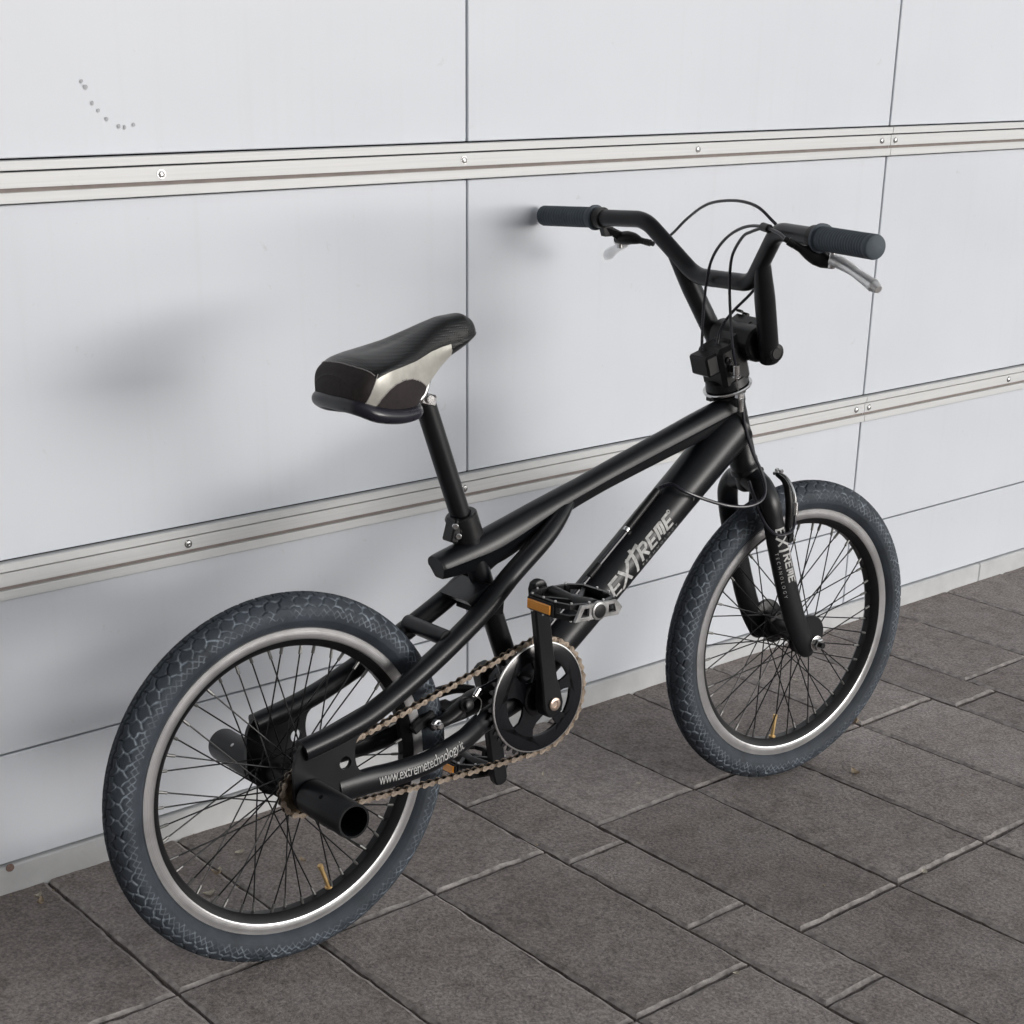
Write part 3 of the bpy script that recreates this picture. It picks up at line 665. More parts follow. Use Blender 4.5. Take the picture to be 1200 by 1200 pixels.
for rowsd in (sideR, sideL):
    A_ = np.array(rowsd); nv = A_.shape[1]; groups = {k: [] for k in kinds}
    for i in range(len(A_) - 1):
        for jx in range(nv - 1):
            c = (A_[i, jx] + A_[i + 1, jx + 1]) / 2
            groups[side_kind(c[0], c[2])].append((i * nv + jx, i * nv + jx + 1, (i + 1) * nv + jx + 1, (i + 1) * nv + jx))
    for k, fs in groups.items():
        if not fs: continue
        used = sorted({q for f in fs for q in f}); mp = {q: n_ for n_, q in enumerate(used)}
        m = MB(); m.add(A_.reshape(-1, 3)[used], [tuple(mp[q] for q in f) for f in fs]); m.obj(kinds[k][0], kinds[k][1], saddle, sharp=60)
# rear face
nf = 30; V = []
for t in np.linspace(0, 1, 14):
    row = []
    for q in np.linspace(-1, 1, nf + 1):
        yv = SW[0] * q; ztop = np.interp(yv, top_rows[0][::-1, 1], top_rows[0][::-1, 2])
        bul = min(1, t * 4)
        row.append((0.106 - (0.002 * math.sin(math.pi * t) * (1 - q * q) ** 0.5 + 0.003 * (1 - q * q)) * bul, yv * (1 - 0.12 * t ** 1.6), ztop + (0.727 - ztop) * t))
    V.append(row)
m = MB(); m.grid(np.array(V), closed_v=False); m.obj('rear_panel', 'vinyl_brown', saddle, sharp=60)
# stitched seams
def ysurf(x, z):
    i = int(np.argmin(np.abs(XS - x))); t = min(1, max(0, (ZE[i] - z) / max(1e-4, ZE[i] - ZB[i]))); return SW[i] * (1 - 0.16 * t ** 1.6) + 0.0018 * math.sin(math.pi * t) + 0.0003
st = MB()
for s in (-1, 1):
    st.tube([(x, s * ysurf(x, arch(x)), arch(x)) for x in np.linspace(0.132, 0.222, 40)], 0.0006, 6)
    zz = np.linspace(0.731, 0.7705, 20); st.tube([(0.131 + (z - 0.77) * 0.42, s * ysurf(0.131 + (z - 0.77) * 0.42, z), z) for z in zz], 0.0006, 6)
arc = []
for q in np.linspace(-1, 1, 41):
    yv = q * 0.0605; x = stitch_x(q); i = int(np.argmin(np.abs(XS - x)))
    tr = top_rows[i]; arc.append((x, yv, np.interp(yv, tr[::-1, 1], tr[::-1, 2]) + 0.0003))
st.tube(arc, 0.00065, 6)
st.obj('stitching', 'stitch', saddle)
# dark plastic bumper hoop round the bottom edge, and the rails' clamp
bp = catmull([(0.212, -0.0290, 0.7150), (0.200, -0.0400, 0.7120), (0.168, -0.0510, 0.7130), (0.134, -0.0555, 0.7200), (0.1150, -0.0470, 0.7290), (0.1085, -0.028, 0.7320), (0.1070, 0, 0.7325), (0.1085, 0.028, 0.7320), (0.1150, 0.0470, 0.7290), (0.134, 0.0555, 0.7200), (0.168, 0.0510, 0.7130), (0.200, 0.0400, 0.7120), (0.212, 0.0290, 0.7150)], 8)
m = MB(); m.tube(bp, [0.0060, 0.0085, 0.0092, 0.0098, 0.0102, 0.0102, 0.0102, 0.0102, 0.0102, 0.0098, 0.0092, 0.0085, 0.0060], 18); m.obj('bumper', 'cable', saddle)
m = MB(); V = []
for x, hw_, z0 in ((0.112, 0.048, 0.730), (0.14, 0.052, 0.722), (0.19, 0.042, 0.719), (0.21, 0.036, 0.726), (0.230, 0.030, 0.748), (0.250, 0.0255, 0.763), (0.27, 0.0218, 0.775), (0.30, 0.0178, 0.786), (0.318, 0.009, 0.795)):
    V.append([(x, -hw_, z0), (x, -hw_ * 0.4, z0 - 0.002), (x, hw_ * 0.4, z0 - 0.002), (x, hw_, z0)])
m.grid(np.array(V), closed_v=False); m.obj('base_shell', 'black', saddle)
m = MB(); m.box((0.2400, 0, 0.7200), (0.026, 0.030, 0.016), Matrix.Rotation(0.3, 4, 'Y'), 0.003); m.cyl((0.2390, -0.019, 0.7220), (0.2390, 0.019, 0.7220), 0.0055, 12)
for s in (-1, 1): m.tube(catmull([(0.150, s * 0.03, 0.728), (0.20, s * 0.022, 0.722), (0.225, s * 0.02, 0.726), (0.240, s * 0.014, 0.745)], 6), 0.0035, 10)
m.obj('seat_rail_clamp', 'chrome', saddle)

# ---------------- wheels
RM, RT = 0.2285, 0.0240
def tyre_mesh():
    NU, NV = 1512, 112; NP = 72
    u = np.arange(NU) / NU; beta = np.linspace(-R_(146), R_(146), NV)
    Ptch = 2 * np.pi * 0.2525 / NP * 1000; d = np.abs(beta) * RT * 1000
    segs = [((.05, 2.5), (-.05, 11)), ((-.05, 11), (.30, 13.0)), ((.30, 13.0), (.48, 17.5)), ((.95, 11), (.70, 15.5)), ((.70, 15.5), (.48, 17.5)), ((.48, 17.5), (.56, 24)), ((.56, 24), (.18, 27)), ((.18, 27), (.02, 31)), ((.56, 24), (.86, 28)),
            ((.45, 0), (.55, 5.5)), ((.55, 5.5), (.05, 2.5)), ((.55, 5.5), (1.05, 2.5))]
    fine = [((0, 30), (.55, 42)), ((1, 30), (.45, 42)), ((.5, 31), (.95, 40)), ((.5, 31), (.05, 40))]
    up = (u * NP) % 1.0
    UU = up[:, None] * Ptch * np.ones(NV)[None]; DD = np.ones(NU)[:, None] * d[None]
    def smooth_noise(nu_, nv_, seed):
        r_ = np.random.default_rng(seed).normal(0, 1, (nu_, nv_)); iu = np.arange(NU) / NU * nu_; iv = np.linspace(0, nv_ - 1.001, NV)
        i0 = iu.astype(int) % nu_; i1 = (i0 + 1) % nu_; fu = (iu % 1)[:, None]; j0 = iv.astype(int); fv = (iv % 1)[None]
        fu = fu * fu * (3 - 2 * fu); fv = fv * fv * (3 - 2 * fv)
        return (r_[i0][:, j0] * (1 - fu) + r_[i1][:, j0] * fu) * (1 - fv) + (r_[i0][:, j0 + 1] * (1 - fu) + r_[i1][:, j0 + 1] * fu) * fv
    sgn = np.where(beta >= 0, 0.0, 0.5); UU = ((up[:, None] + sgn[None]) % 1.0) * Ptch + 0.55 * smooth_noise(400, 24, 3); DD = DD + 0.5 * smooth_noise(400, 24, 4)
    def dist(sg):
        best = np.full(UU.shape, 99.0)
        for (a, b) in sg:
            for sh in (-1, 0, 1):
                ax, ay = (a[0] + sh) * Ptch, a[1]; bx, by = (b[0] + sh) * Ptch, b[1]; dx, dy = bx - ax, by - ay; L2 = dx * dx + dy * dy
                t = np.clip(((UU - ax) * dx + (DD - ay) * dy) / L2, 0, 1); best = np.minimum(best, np.hypot(UU - ax - t * dx, DD - ay - t * dy))
        return best
    g1 = dist(segs); g2 = dist(fine)
    groove = np.clip(1.35 - g1, 0, 1); fl = np.clip(1.0 - g2, 0, 1)
    depth = 0.0026 * groove * np.clip((34 - DD) / 10, 0.25, 1) - 0.0003 * fl
    r = RT - depth + 0.0004 * np.exp(-((DD - 46) / 2.0) ** 2)
    th = 2 * np.pi * u
    rad = RM + r * np.cos(beta)[None]; y = r * np.sin(beta)[None]
    V = np.stack([rad * np.cos(th)[:, None], y, rad * np.sin(th)[:, None]], 2).reshape(-1, 3)
    i = np.arange(NU)[:, None] * NV; i2 = ((np.arange(NU) + 1) % NU)[:, None] * NV; j = np.arange(NV - 1)[None]
    F = np.stack([i + j, i + j + 1, i2 + j + 1, i2 + j], 2).reshape(-1, 4)
    me = bpy.data.meshes.new('tyre'); me.vertices.add(len(V)); me.vertices.foreach_set('co', V.ravel())
    me.loops.add(F.size); me.loops.foreach_set('vertex_index', F.ravel().astype(np.int32))
    me.polygons.add(len(F)); me.polygons.foreach_set('loop_start', np.arange(0, F.size, 4, dtype=np.int32)); me.polygons.foreach_set('loop_total', np.full(len(F), 4, np.int32))
    me.update(); me.validate()
    dust = np.clip(0.95 * np.clip(1.25 - np.abs(g1 - 0.4), 0, 1) * np.clip((DD - 9) / 5, 0, 1) * np.clip((46 - DD) / 4, 0, 1) + 0.75 * fl, 0, 1)
    dust = dust * np.clip(0.62 + 0.42 * smooth_noise(150, 14, 5) + 0.25 * smooth_noise(24, 4, 6), 0, 1.2); dust = np.clip(dust, 0, 1)
    at = me.attributes.new('dust', 'FLOAT', 'POINT'); at.data.foreach_set('value', dust.ravel().astype(np.float32))
    me.materials.append(M['tyre']); me.shade_smooth(); return me
tyre_me = tyre_mesh()
a = np.linspace(0, 2 * np.pi, 144, endpoint=False)
def ring_mesh(prof, mats, name, closed=False, mis=None):
    m = MB(); V = np.array([[(r * math.cos(t), y, r * math.sin(t)) for (r, y) in prof] for t in a]); n = len(prof)
    for j in range(n if closed else n - 1):
        W = V[:, [j, (j + 1) % n]]; m.grid(W, closed_u=True, closed_v=False, mi=(mis[j] if mis else 0))
    me = m.mesh(name, mats, 30); bm = bmesh.new(); bm.from_mesh(me); bmesh.ops.remove_doubles(bm, verts=bm.verts, dist=1e-6); bmesh.ops.recalc_face_normals(bm, faces=bm.faces); bm.to_mesh(me); bm.free()
    me.shade_smooth(); me.set_sharp_from_angle(angle=R_(30)); return me
rp = [(0.2090, 0.0140), (0.2098, 0.0152), (0.2090, 0.0162), (0.2040, 0.0160), (0.1962, 0.0166), (0.1944, 0.0158), (0.1925, 0.0148), (0.1865, 0.0105), (0.1835, 0.0060), (0.1832, 0.0)]
prof_r = rp + [(r, -y) for r, y in rp[-2::-1]]
mi_r = [0 if min(q, len(prof_r) - 2 - q) < 5 else 1 for q in range(len(prof_r) - 1)]
rim_me = ring_mesh(prof_r, ['rim', 'blacksteel'], 'rim', mis=mi_r)
# spoke mesh: unit length along +X, so copies are placed by matrix only
def spoke_mesh(L):
    m = MB(); m.tube([(0, 0, 0), (L - 0.012, 0, 0)], 0.00105, 7); m.cyl((L - 0.013, 0, 0), (L + 0.001, 0, 0), 0.0021, 8, 0.0005, 1)
    return m
def build_wheel(name, hub, mat4, flange_r, flange_y, valve_ang, nip):
    wh = MB(); y0 = flange_y
    wh.lathe((0, -y0 - 0.012, 0), (0, 1, 0), [(0, 0.010), (0.008, 0.0135), (0.009, flange_r - 0.001), (0.010, flange_r), (0.0125, flange_r), (0.0135, flange_r - 0.001), (0.0145, 0.0165), (0.024, 0.0135), (y0 + 0.012, 0.0125), (2 * y0, 0.0135), (2 * y0 + 0.0095, 0.0165), (2 * y0 + 0.0105, flange_r - 0.001), (2 * y0 + 0.0115, flange_r), (2 * y0 + 0.014, flange_r), (2 * y0 + 0.015, flange_r - 0.001), (2 * y0 + 0.016, 0.0135), (2 * y0 + 0.024, 0.010)], 36)
    o = wh.obj(name, 'blacksteel', bike, mat4 @ Matrix.Translation(tuple(hub)))
    ty = link('tyre', tyre_me, o); ty.rotation_euler = (0, 0, 0)
    link('rim', rim_me, o)
    hr = flange_r - 0.004; rr = 0.1842; ha = R_(64)
    dv = np.array((rr * math.cos(0) - hr * math.cos(ha), 0, 0 - hr * math.sin(ha))); L = math.hypot(np.linalg.norm(dv), y0 - 0.003)
    sm = spoke_mesh(L); me = sm.mesh('spoke', ['blacksteel', nip])
    for k in range(48):
        ang = 2 * math.pi * (k + 0.5) / 48; side = 1 if k % 2 else -1; lead = 1 if (k // 2) % 2 else -1
        h = Vector((hr * math.cos(ang + lead * ha), side * (y0 - (0.0025 if (k // 2) % 2 else -0.0025)), hr * math.sin(ang + lead * ha)))
        e = Vector((rr * math.cos(ang), side * 0.003, rr * math.sin(ang))); d = (e - h)
        q = d.to_track_quat('X', 'Z').to_matrix().to_4x4()
        link('spoke', me, o, Matrix.Translation(h) @ q @ Matrix.Scale(d.length / L, 4, (1, 0, 0)))
    ca, sa = math.cos(valve_ang), math.sin(valve_ang)
    v = MB(); P = lambda r: (r * ca, 0, r * sa)
    v.cyl(P(0.187), P(0.181), 0.0058, 12); v.cyl(P(0.182), P(0.150), 0.0032, 12); v.cyl(P(0.1515), P(0.1440), 0.0040, 10)
    v.obj('valve', 'brass', o); return o
vr = math.atan2(-0.155, 0.075)
rear = build_wheel('rear_wheel', HUBR, Matrix.Identity(4), 0.0280, 0.0270, R_(-72), 'nipple')
front = build_wheel('front_wheel', HUBF, MW, 0.0260, 0.0290, R_(-96), 'nipple')
# rear sprocket
def gear(n, pr, th, tooth, inner, y0, mi=0, name='sprocket', mat='cog', parent=None, c=(0, 0, 0)):
    ol = []
    for k in range(n):
        for f, r in ((-0.32, pr - 0.0042), (-0.14, pr + tooth * 0.6), (0.0, pr + tooth), (0.14, pr + tooth * 0.6), (0.32, pr - 0.0042)):
            t = 2 * math.pi * (k + f) / n; ol.append((r * math.cos(t), r * math.sin(t)))
    hole = [(inner * math.cos(t), inner * math.sin(t)) for t in np.linspace(0, 2 * np.pi, 48, endpoint=False)]
    m = MB(); m.plate(ol, [hole], th, lambda u, v, w_: (c[0] + u, y0 + w_, c[2] + v)); return m
m = gear(16, 0.0323, 0.003, 0.003, 0.0215, -0.0465); m.lathe((0, -0.0535, 0), (0, 1, 0), [(0, 0.0150), (0.001, 0.0225), (0.014, 0.0235), (0.0145, 0.013)], 36)
m.obj('sprocket', 'cog', rear)
# axle nuts and pegs
for s in (-1, 1):
    m = MB(); m.lathe((0, s * 0.0655, 0.2525), (0, s, 0), [(0, 0.0215), (0.0015, 0.0230), (0.098, 0.0230), (0.1000, 0.0224), (0.1000, 0.0196), (0.012, 0.0196), (0.012, 0.002)], 40, cap=(True, True))
    m.cyl((0, s * 0.06, 0.2525), (0, s * 0.088, 0.2525), 0.0070, 12)
    pg = m.obj('peg', 'paint', bike)
    m = MB(); c = np.array((-0.0132, s * 0.112, 0.2525 + 0.0185)); m.lathe(c, (-0.58, 0, 0.81), [(0, 0.0030), (0.0007, 0.0030)], 12); m.obj('tool_hole', 'gap' if s < 0 else 'chrome', pg)

# ---------------- drive train
CRY = -0.0455
m = gear(42, 0.0849, 0.0030, 0.0032, 0.0655, CRY - 0.0015, c=BBC)
chainring = m.obj('chainring', 'blacksteel', bike)
def ann(r0, r1, y0, y1, mat, nm, parent, seg=96):
    m = MB(); m.lathe((BBC[0], y0, BBC[2]), (0, -1, 0), [(0, r0), (0, r1 - 0.001), (0.0010, r1), (y0 - y1 - 0.0006, r1 - 0.0004), (y0 - y1, r1 - 0.0016), (y0 - y1, r0 + 0.0012), (y0 - y1 - 0.001, r0), (0, r0)], seg, cap=(False, False)); return m.obj(nm, mat, parent)
ann(0.0570, 0.0800, CRY - 0.0005, CRY - 0.0052, 'gloss', 'guard_ring', chainring)
m = MB(); V = []
for t in np.linspace(0, 2 * np.pi, 96, endpoint=False):
    V.append([(BBC[0] + r * math.cos(t), y, BBC[2] + r * math.sin(t)) for r, y in ((0.0795, CRY - 0.0050), (0.0812, CRY - 0.0042), (0.0818, CRY - 0.0020), (0.0800, CRY - 0.0010))])
m.grid(np.array(V), closed_u=True, closed_v=True); m.obj('polished_edge', 'alu', chainring)
sp = MB(); sp.lathe((BBC[0], CRY - 0.0010, BBC[2]), (0, -1, 0), [(0, 0.026), (0.001, 0.0275), (0.006, 0.0270), (0.0075, 0.0245)], 40)
for deg, ws in ((88, 1.2), (13, 0.9), (-47, 0.8), (-122, 1.75), (152, 1.45)):
    t = R_(deg); ol = []
    for (r, hw_) in ((0.020, 0.0120), (0.034, 0.0085), (0.045, 0.0082), (0.055, 0.0115), (0.0600, 0.0175), (0.0625, 0.0260)): ol.append((r, hw_ * ws))
    pts = [(r, -h_) for r, h_ in ol] + [(r, h_) for r, h_ in ol[::-1]]
    sp.plate(pts, [], 0.0042, lambda u, v, w_, t=t: (BBC[0] + u * math.cos(t) - v * math.sin(t), CRY - 0.0010 - w_, BBC[2] + u * math.sin(t) + v * math.cos(t)))
sp.obj('spider', 'gloss', chainring, sharp=30)
# chain
def chain_path():
    c0 = np.array((0.0, 0.2525)); r0 = 0.0323; c1 = np.array((BBC[0], BBC[2])); r1 = 0.0849
    d = c1 - c0; D = np.linalg.norm(d); base = math.atan2(d[1], d[0]); al = math.acos((r0 - r1) / D)
    pu0 = c0 + r0 * np.array((math.cos(base + al), math.sin(base + al))); pu1 = c1 + r1 * np.array((math.cos(base + al), math.sin(base + al)))
    pl0 = c0 + r0 * np.array((math.cos(base - al), math.sin(base - al))); pl1 = c1 + r1 * np.array((math.cos(base - al), math.sin(base - al)))
    pts = []
    for t in np.linspace(0, 1, 60): pts.append(pu0 + (pu1 - pu0) * t - np.array((0, 0.0018 * math.sin(math.pi * t))))
    for t in np.linspace(base + al, base - al, 90)[1:]: pts.append(c1 + r1 * np.array((math.cos(t), math.sin(t))))
    for t in np.linspace(0, 1, 60)[1:]: pts.append(pl1 + (pl0 - pl1) * t - np.array((0, 0.0035 * math.sin(math.pi * t))))
    for t in np.linspace(base - al, base + al - 2 * math.pi, 60)[1:]: pts.append(c0 + r0 * np.array((math.cos(t), math.sin(t))))
    return np.array(pts)
cpth = chain_path(); cl = np.r_[0, np.cumsum(np.linalg.norm(np.diff(cpth, axis=0), axis=1))]
NL = int(round(cl[-1] / 0.0127 / 2) * 2); pitch = cl[-1] / NL
def link_mesh(outer):
    m = MB(); ol = []; R0 = 0.0041 if outer else 0.0039; h = pitch / 2
    for t in np.linspace(-1.9, 1.9, 9): ol.append((h + R0 * math.cos(t), R0 * math.sin(t)))
    ol.append((0, R0 * 0.60))
    for t in np.linspace(-1.9, 1.9, 9): ol.append((-h - R0 * math.cos(t), -R0 * math.sin(t)) if False else (-h - R0 * math.cos(t), -R0 * math.sin(t) * -1))
    ol = [(h + R0 * math.cos(t), R0 * math.sin(t)) for t in np.linspace(-1.9, 1.9, 9)] + [(0, R0 * 0.46)] + [(-h + R0 * math.cos(t), R0 * math.sin(t)) for t in np.linspace(math.pi - 1.9, math.pi + 1.9, 9)] + [(0, -R0 * 0.46)]
    y = 0.0034 if outer else 0.0023
    for s in (-1, 1):
        m.plate(ol, [], 0.0010, lambda u, v, w_, s=s: (u, s * (y + w_), v))
    for q in (-h, h):
        if outer: m.cyl((q, -0.0050, 0), (q, 0.0050, 0), 0.0017, 8, 0.0003)
        else: m.cyl((q, -0.0023, 0), (q, 0.0023, 0), 0.0034, 10, 0.0002, 1)
    return m.mesh('link', ['chain' if outer else 'chain_dark', 'blacksteel'], 30)
lo, li = link_mesh(True), link_mesh(False)
chain = empty('chain', bike)
for k in range(NL):
    s_a, s_b = k * pitch, (k + 1) * pitch
    pa = np.array([np.interp(s_a, cl, cpth[:, q]) for q in (0, 1)]); pb = np.array([np.interp(min(s_b, cl[-1]), cl, cpth[:, q]) for q in (0, 1)])
    mid = (pa + pb) / 2; an = math.atan2(pb[1] - pa[1], pb[0] - pa[0])
    link('link', lo if k % 2 else li, chain, Matrix.Translation((mid[0], CRY + 0.0005, mid[1])) @ Matrix.Rotation(-an, 4, 'Y') @ Matrix.Rotation(random.gauss(0, 0.01), 4, 'X'))
# cranks
cd = np.array((-0.030, 0, 0.174)); cd = cd / np.linalg.norm(cd); pp_ = np.array((cd[2], 0, -cd[0]))
def crank(s, dirv, y0, y1):
    m = MB(); V = []
    for t, hw_, th in ((-0.020, 0.008, 0.009), (-0.015, 0.0140, 0.011), (-0.004, 0.0175, 0.0115), (0.012, 0.0165, 0.0105), (0.035, 0.0140, 0.0080), (0.09, 0.0130, 0.0065), (0.150, 0.0128, 0.0065), (0.168, 0.0132, 0.0070), (0.180, 0.0125, 0.0070), (0.187, 0.0090, 0.0065), (0.1895, 0.004, 0.005)):
        yc = y0 + (y1 - y0) * min(1, max(0, t / 0.17)); c = BBC + dirv * t; pv = np.array((dirv[2], 0, -dirv[0])); row = []
        b = 0.0022
        for (u, v) in ((-hw_, -th + b), (-hw_ + b, -th), (hw_ - b, -th), (hw_, -th + b), (hw_, th - b), (hw_ - b, th), (-hw_ + b, th), (-hw_, th - b)):
            row.append(c + pv * u + np.array((0, yc + v, 0)))
        V.append(row)
    m.grid(np.array(V)); return m
cr = crank(-1, cd, -0.0720, -0.0860).obj('crank_arm', 'paint', bike)
m = MB(); m.lathe(BBC + np.array((0, -0.0840, 0)), (0, -1, 0), [(0, 0.0095), (0.0022, 0.0095), (0.0032, 0.0080), (0.0032, 0.0050), (0.0018, 0.0046)], 24); m.obj('crank_bolt', 'bronze', cr)
cr2 = crank(1, -cd, 0.0720, 0.0860).obj('crank_arm', 'paint', bike)
m = MB(); m.cyl(BBC + np.array((0, -0.075, 0)), BBC + np.array((0, 0.075, 0)), 0.0095, 16); m.cyl(BBC + np.array((0, -0.041, 0)), BBC + np.array((0, -0.036, 0)), 0.021, 24); m.obj('crank_axle', 'blacksteel', bike)
# pedals: built with the axle along -Y from the origin, body spans y -.016 .. -.112
def build_pedal(center, s, pitch_rot):
    root = MB(); 
    root.cyl((0, 0.004, 0), (0, -0.018, 0), 0.0072, 14); root.lathe((0, -0.012, 0), (0, -1, 0), [(0, 0.0085), (0.008, 0.0125), (0.05, 0.0090), (0.085, 0.0125), (0.094, 0.0125), (0.0965, 0.0105)], 20)
    mm = Matrix.Translation(tuple(center)) @ Matrix.Scale(s, 4, (0, 1, 0)) @ Matrix.Rotation(pitch_rot, 4, 'Y')
    if s < 0: mm = Matrix.Translation(tuple(center)) @ Matrix.Rotation(math.pi, 4, 'Z') @ Matrix.Rotation(pitch_rot, 4, 'Y')
    ped = root.obj('pedal', 'blacksteel', bike, mm)
    H = 0.0105
    # cage outline: wide behind and in front, drawn in towards the crank, flared at the outer end
    ol = [(-0.030, -0.016), (0.030, -0.016), (0.047, -0.030), (0.048, -0.082), (0.040, -0.104), (0.014, -0.112), (-0.014, -0.112), (-0.040, -0.104), (-0.048, -0.082), (-0.047, -0.030)]
    il = [(-0.024, -0.021), (0.024, -0.021), (0.041, -0.033), (0.0425, -0.080), (0.036, -0.098), (0.013, -0.106), (-0.013, -0.106), (-0.036, -0.098), (-0.0425, -0.080), (-0.041, -0.033)]
    for z0, z1, nm in ((0.0040, H, 'upper_rim'), (-H, -0.0040, 'lower_rim')):
        c = MB(); c.plate(ol, [il], z1 - z0, lambda u, v, w_, z0=z0: (u, v, z0 + w_)); c.obj('cage', 'blacksteel', ped)
    c = MB()
    for sx_ in (-1, 1):
        c.box((sx_ * 0.0445, -0.034, 0), (0.008, 0.010, 0.020)); c.box((sx_ * 0.0445, -0.080, 0), (0.008, 0.012, 0.020)); c.box((sx_ * 0.0255, -0.020, 0), (0.010, 0.007, 0.020))
    for q in (-1, 1): c.hull([(q * 0.040, -0.034, z) for z in (-0.008, 0.008)] + [(q * 0.046, -0.036, z) for z in (-0.008, 0.008)] + [(q * 0.010, -0.062, z) for z in (-0.006, 0.006)] + [(q * 0.010, -0.070, z) for z in (-0.006, 0.006)])
    c.obj('cage_strut', 'blacksteel', ped)
    c = MB()  # pale worn outer plate with the round end cap
    c.plate([(-0.040, -0.0100), (-0.030, 0.0104), (0.030, 0.0104), (0.040, -0.0002), (0.034, -0.0100)], [[(-0.031, -0.0050), (-0.0165, -0.0050), (-0.0165, 0.0060), (-0.025, 0.0060)], [(0.0165, -0.0050), (0.030, -0.0050), (0.0265, 0.0060), (0.0165, 0.0060)]], 0.004, lambda u, v, w_: (u, -0.1115 - w_, v))
    c.lathe((0, -0.112, 0), (0, -1, 0), [(0, 0.0128), (0.0048, 0.0122), (0.0055, 0.0108)], 24)
    c.obj('outer_plate', 'smoke', ped, sharp=30)
    c = MB(); c.lathe((0, -0.1150, 0), (0, -1, 0), [(0, 0.0096), (0.0032, 0.0092), (0.0036, 0.0080)], 24); c.obj('end_cap', 'black', ped)
    for q in (-1, 1):
        c = MB(); c.box((q * 0.0500, -0.0575, 0), (0.0045, 0.052, 0.0165), bev=0.0012); rb = c.obj('reflector_holder', 'black', ped)
        c = MB(); c.box((q * 0.0530, -0.0575, 0), (0.003, 0.046, 0.0125), bev=0.0008); c.obj('reflector', 'reflector', ped)
    for (px, py) in ((-0.045, -0.034), (-0.046, -0.058), (-0.046, -0.082), (-0.036, -0.102), (0.036, -0.102), (0.046, -0.082), (0.046, -0.058), (0.045, -0.034), (0.024, -0.0185), (-0.024, -0.0185), (0.012, -0.109), (-0.012, -0.109)):
        c = MB(); c.cyl((px, py, H), (px, py, H + 0.0024), 0.0016, 8, 0.0003); c.cyl((px, py, -H), (px, py, -H - 0.0024), 0.0016, 8, 0.0003); c.obj('grip_pin', 'alu', ped)
    return ped
build_pedal(BBC + cd * 0.175 + np.array((0, -0.0955, 0)), 1, R_(3))
build_pedal(BBC - cd * 0.175 + np.array((0, 0.0955, 0)), -1, R_(-8))

# ---------------- fork
m = MB(); m.lathe((0.8403, 0, 0.5429), (0.039, 0, -0.1168), [(-0.004, 0.0205), (0.001, 0.0230), (0.006, 0.0230), (0.008, 0.0195), (0.030, 0.0185), (0.034, 0.015)], 28)
m.tube(catmull([(0.8480, -0.030, 0.5190), (0.8465, -0.014, 0.5270), (0.8460, 0, 0.5295), (0.8465, 0.014, 0.5270), (0.8480, 0.030, 0.5190)], 6), [0.0180, 0.0195, 0.0200, 0.0195, 0.0180], 20, (1, 0, 0))
fork = m.obj('fork', 'paint', bike, MW)
lp = [(0.8455, 0.010, 0.5290), (0.8470, 0.030, 0.5210), (0.8500, 0.0465, 0.5000), (0.8575, 0.0515, 0.4680), (0.8690, 0.0525, 0.4300), (0.8820, 0.0535, 0.3900), (0.9060, 0.0550, 0.3210), (0.9240, 0.0560, 0.2800), (0.9440, 0.0570, 0.2450), (0.9530, 0.0570, 0.2330)]
for s in (-1, 1):
    pth = catmull([(x, s * y, z) for x, y, z in lp], 7)
    m = MB(); m.tube(pth, [0.0150, 0.0165, 0.0150, 0.0130, 0.0125, 0.0120, 0.0115, 0.0105, 0.0085, 0.0050], 22, (0, 1, 0), ry=[0.0165, 0.0180, 0.0180, 0.0175, 0.0185, 0.0195, 0.0200, 0.0195, 0.0170, 0.0080]); m.obj('fork_leg', 'paint', fork)
    m = MB(); m.lathe((0.9520, s * 0.0465, 0.2640), (0, s, 0), [(0, 0.0310), (0.001, 0.0325), (0.006, 0.0325), (0.0075, 0.0310)], 36); m.obj('dropout_disc', 'paint', fork)
    m = MB(); c = np.array((HUBF[0], s * 0.0655, HUBF[2]))
    m.lathe(c, (0, s, 0), [(0, 0.0125), (0.0016, 0.0125), (0.0018, 0.0118)], 24); m.lathe(c + np.array((0, s * 0.0018, 0)), (0, s, 0), [(0, 0.0098), (0.0075, 0.0098), (0.0085, 0.0080)], 6)
    nut = m.obj('axle_nut', 'chrome', fork, sharp=25)
    m = MB(); m.cyl(c, c + np.array((0, s * 0.0170, 0)), 0.0048, 14); m.obj('axle_end', 'blacksteel', nut)
# lettering along the right leg
fl0, fl1 = np.array((0.8545, -0.0520, 0.4740)), np.array((0.9060, -0.0550, 0.3210))
V2, F2 = letters_extreme(); sc = 0.099 / 5.3; L_ = np.linalg.norm(fl1 - fl0)
def legpt(Vt):
    T = (fl1 - fl0) / L_; N = np.array((0, -1.0, 0)); N = N - T * (N @ T); N /= np.linalg.norm(N); B = np.cross(T, N)
    aa_ = -Vt[:, 1] / 0.0165; return fl0 + T * Vt[:, :1] + N * (0.0134 * np.cos(aa_))[:, None] + B * (0.0194 * np.sin(aa_))[:, None]
T_ = (fl1 - fl0) / L_; sgnB = np.sign(np.cross(T_, np.array((0, -1.0, 0)))[0])
m = MB(); Vt = V2 * sc; Vt = np.stack([Vt[:, 0] + 0.016, (Vt[:, 1] * 0.85 - 0.0075)], 1); m.add(legpt(Vt), F2)
V3, F3 = font_mesh('TECHNOLOGY', 0.0075, 1.9); V3 = V3 + np.array((0.054, -0.0155)); m.obj('lettering', 'white_ink', fork, sharp=180); m = MB(); m.add(legpt(V3), F3)
m.obj('lettering', 'white_ink', fork, sharp=180)
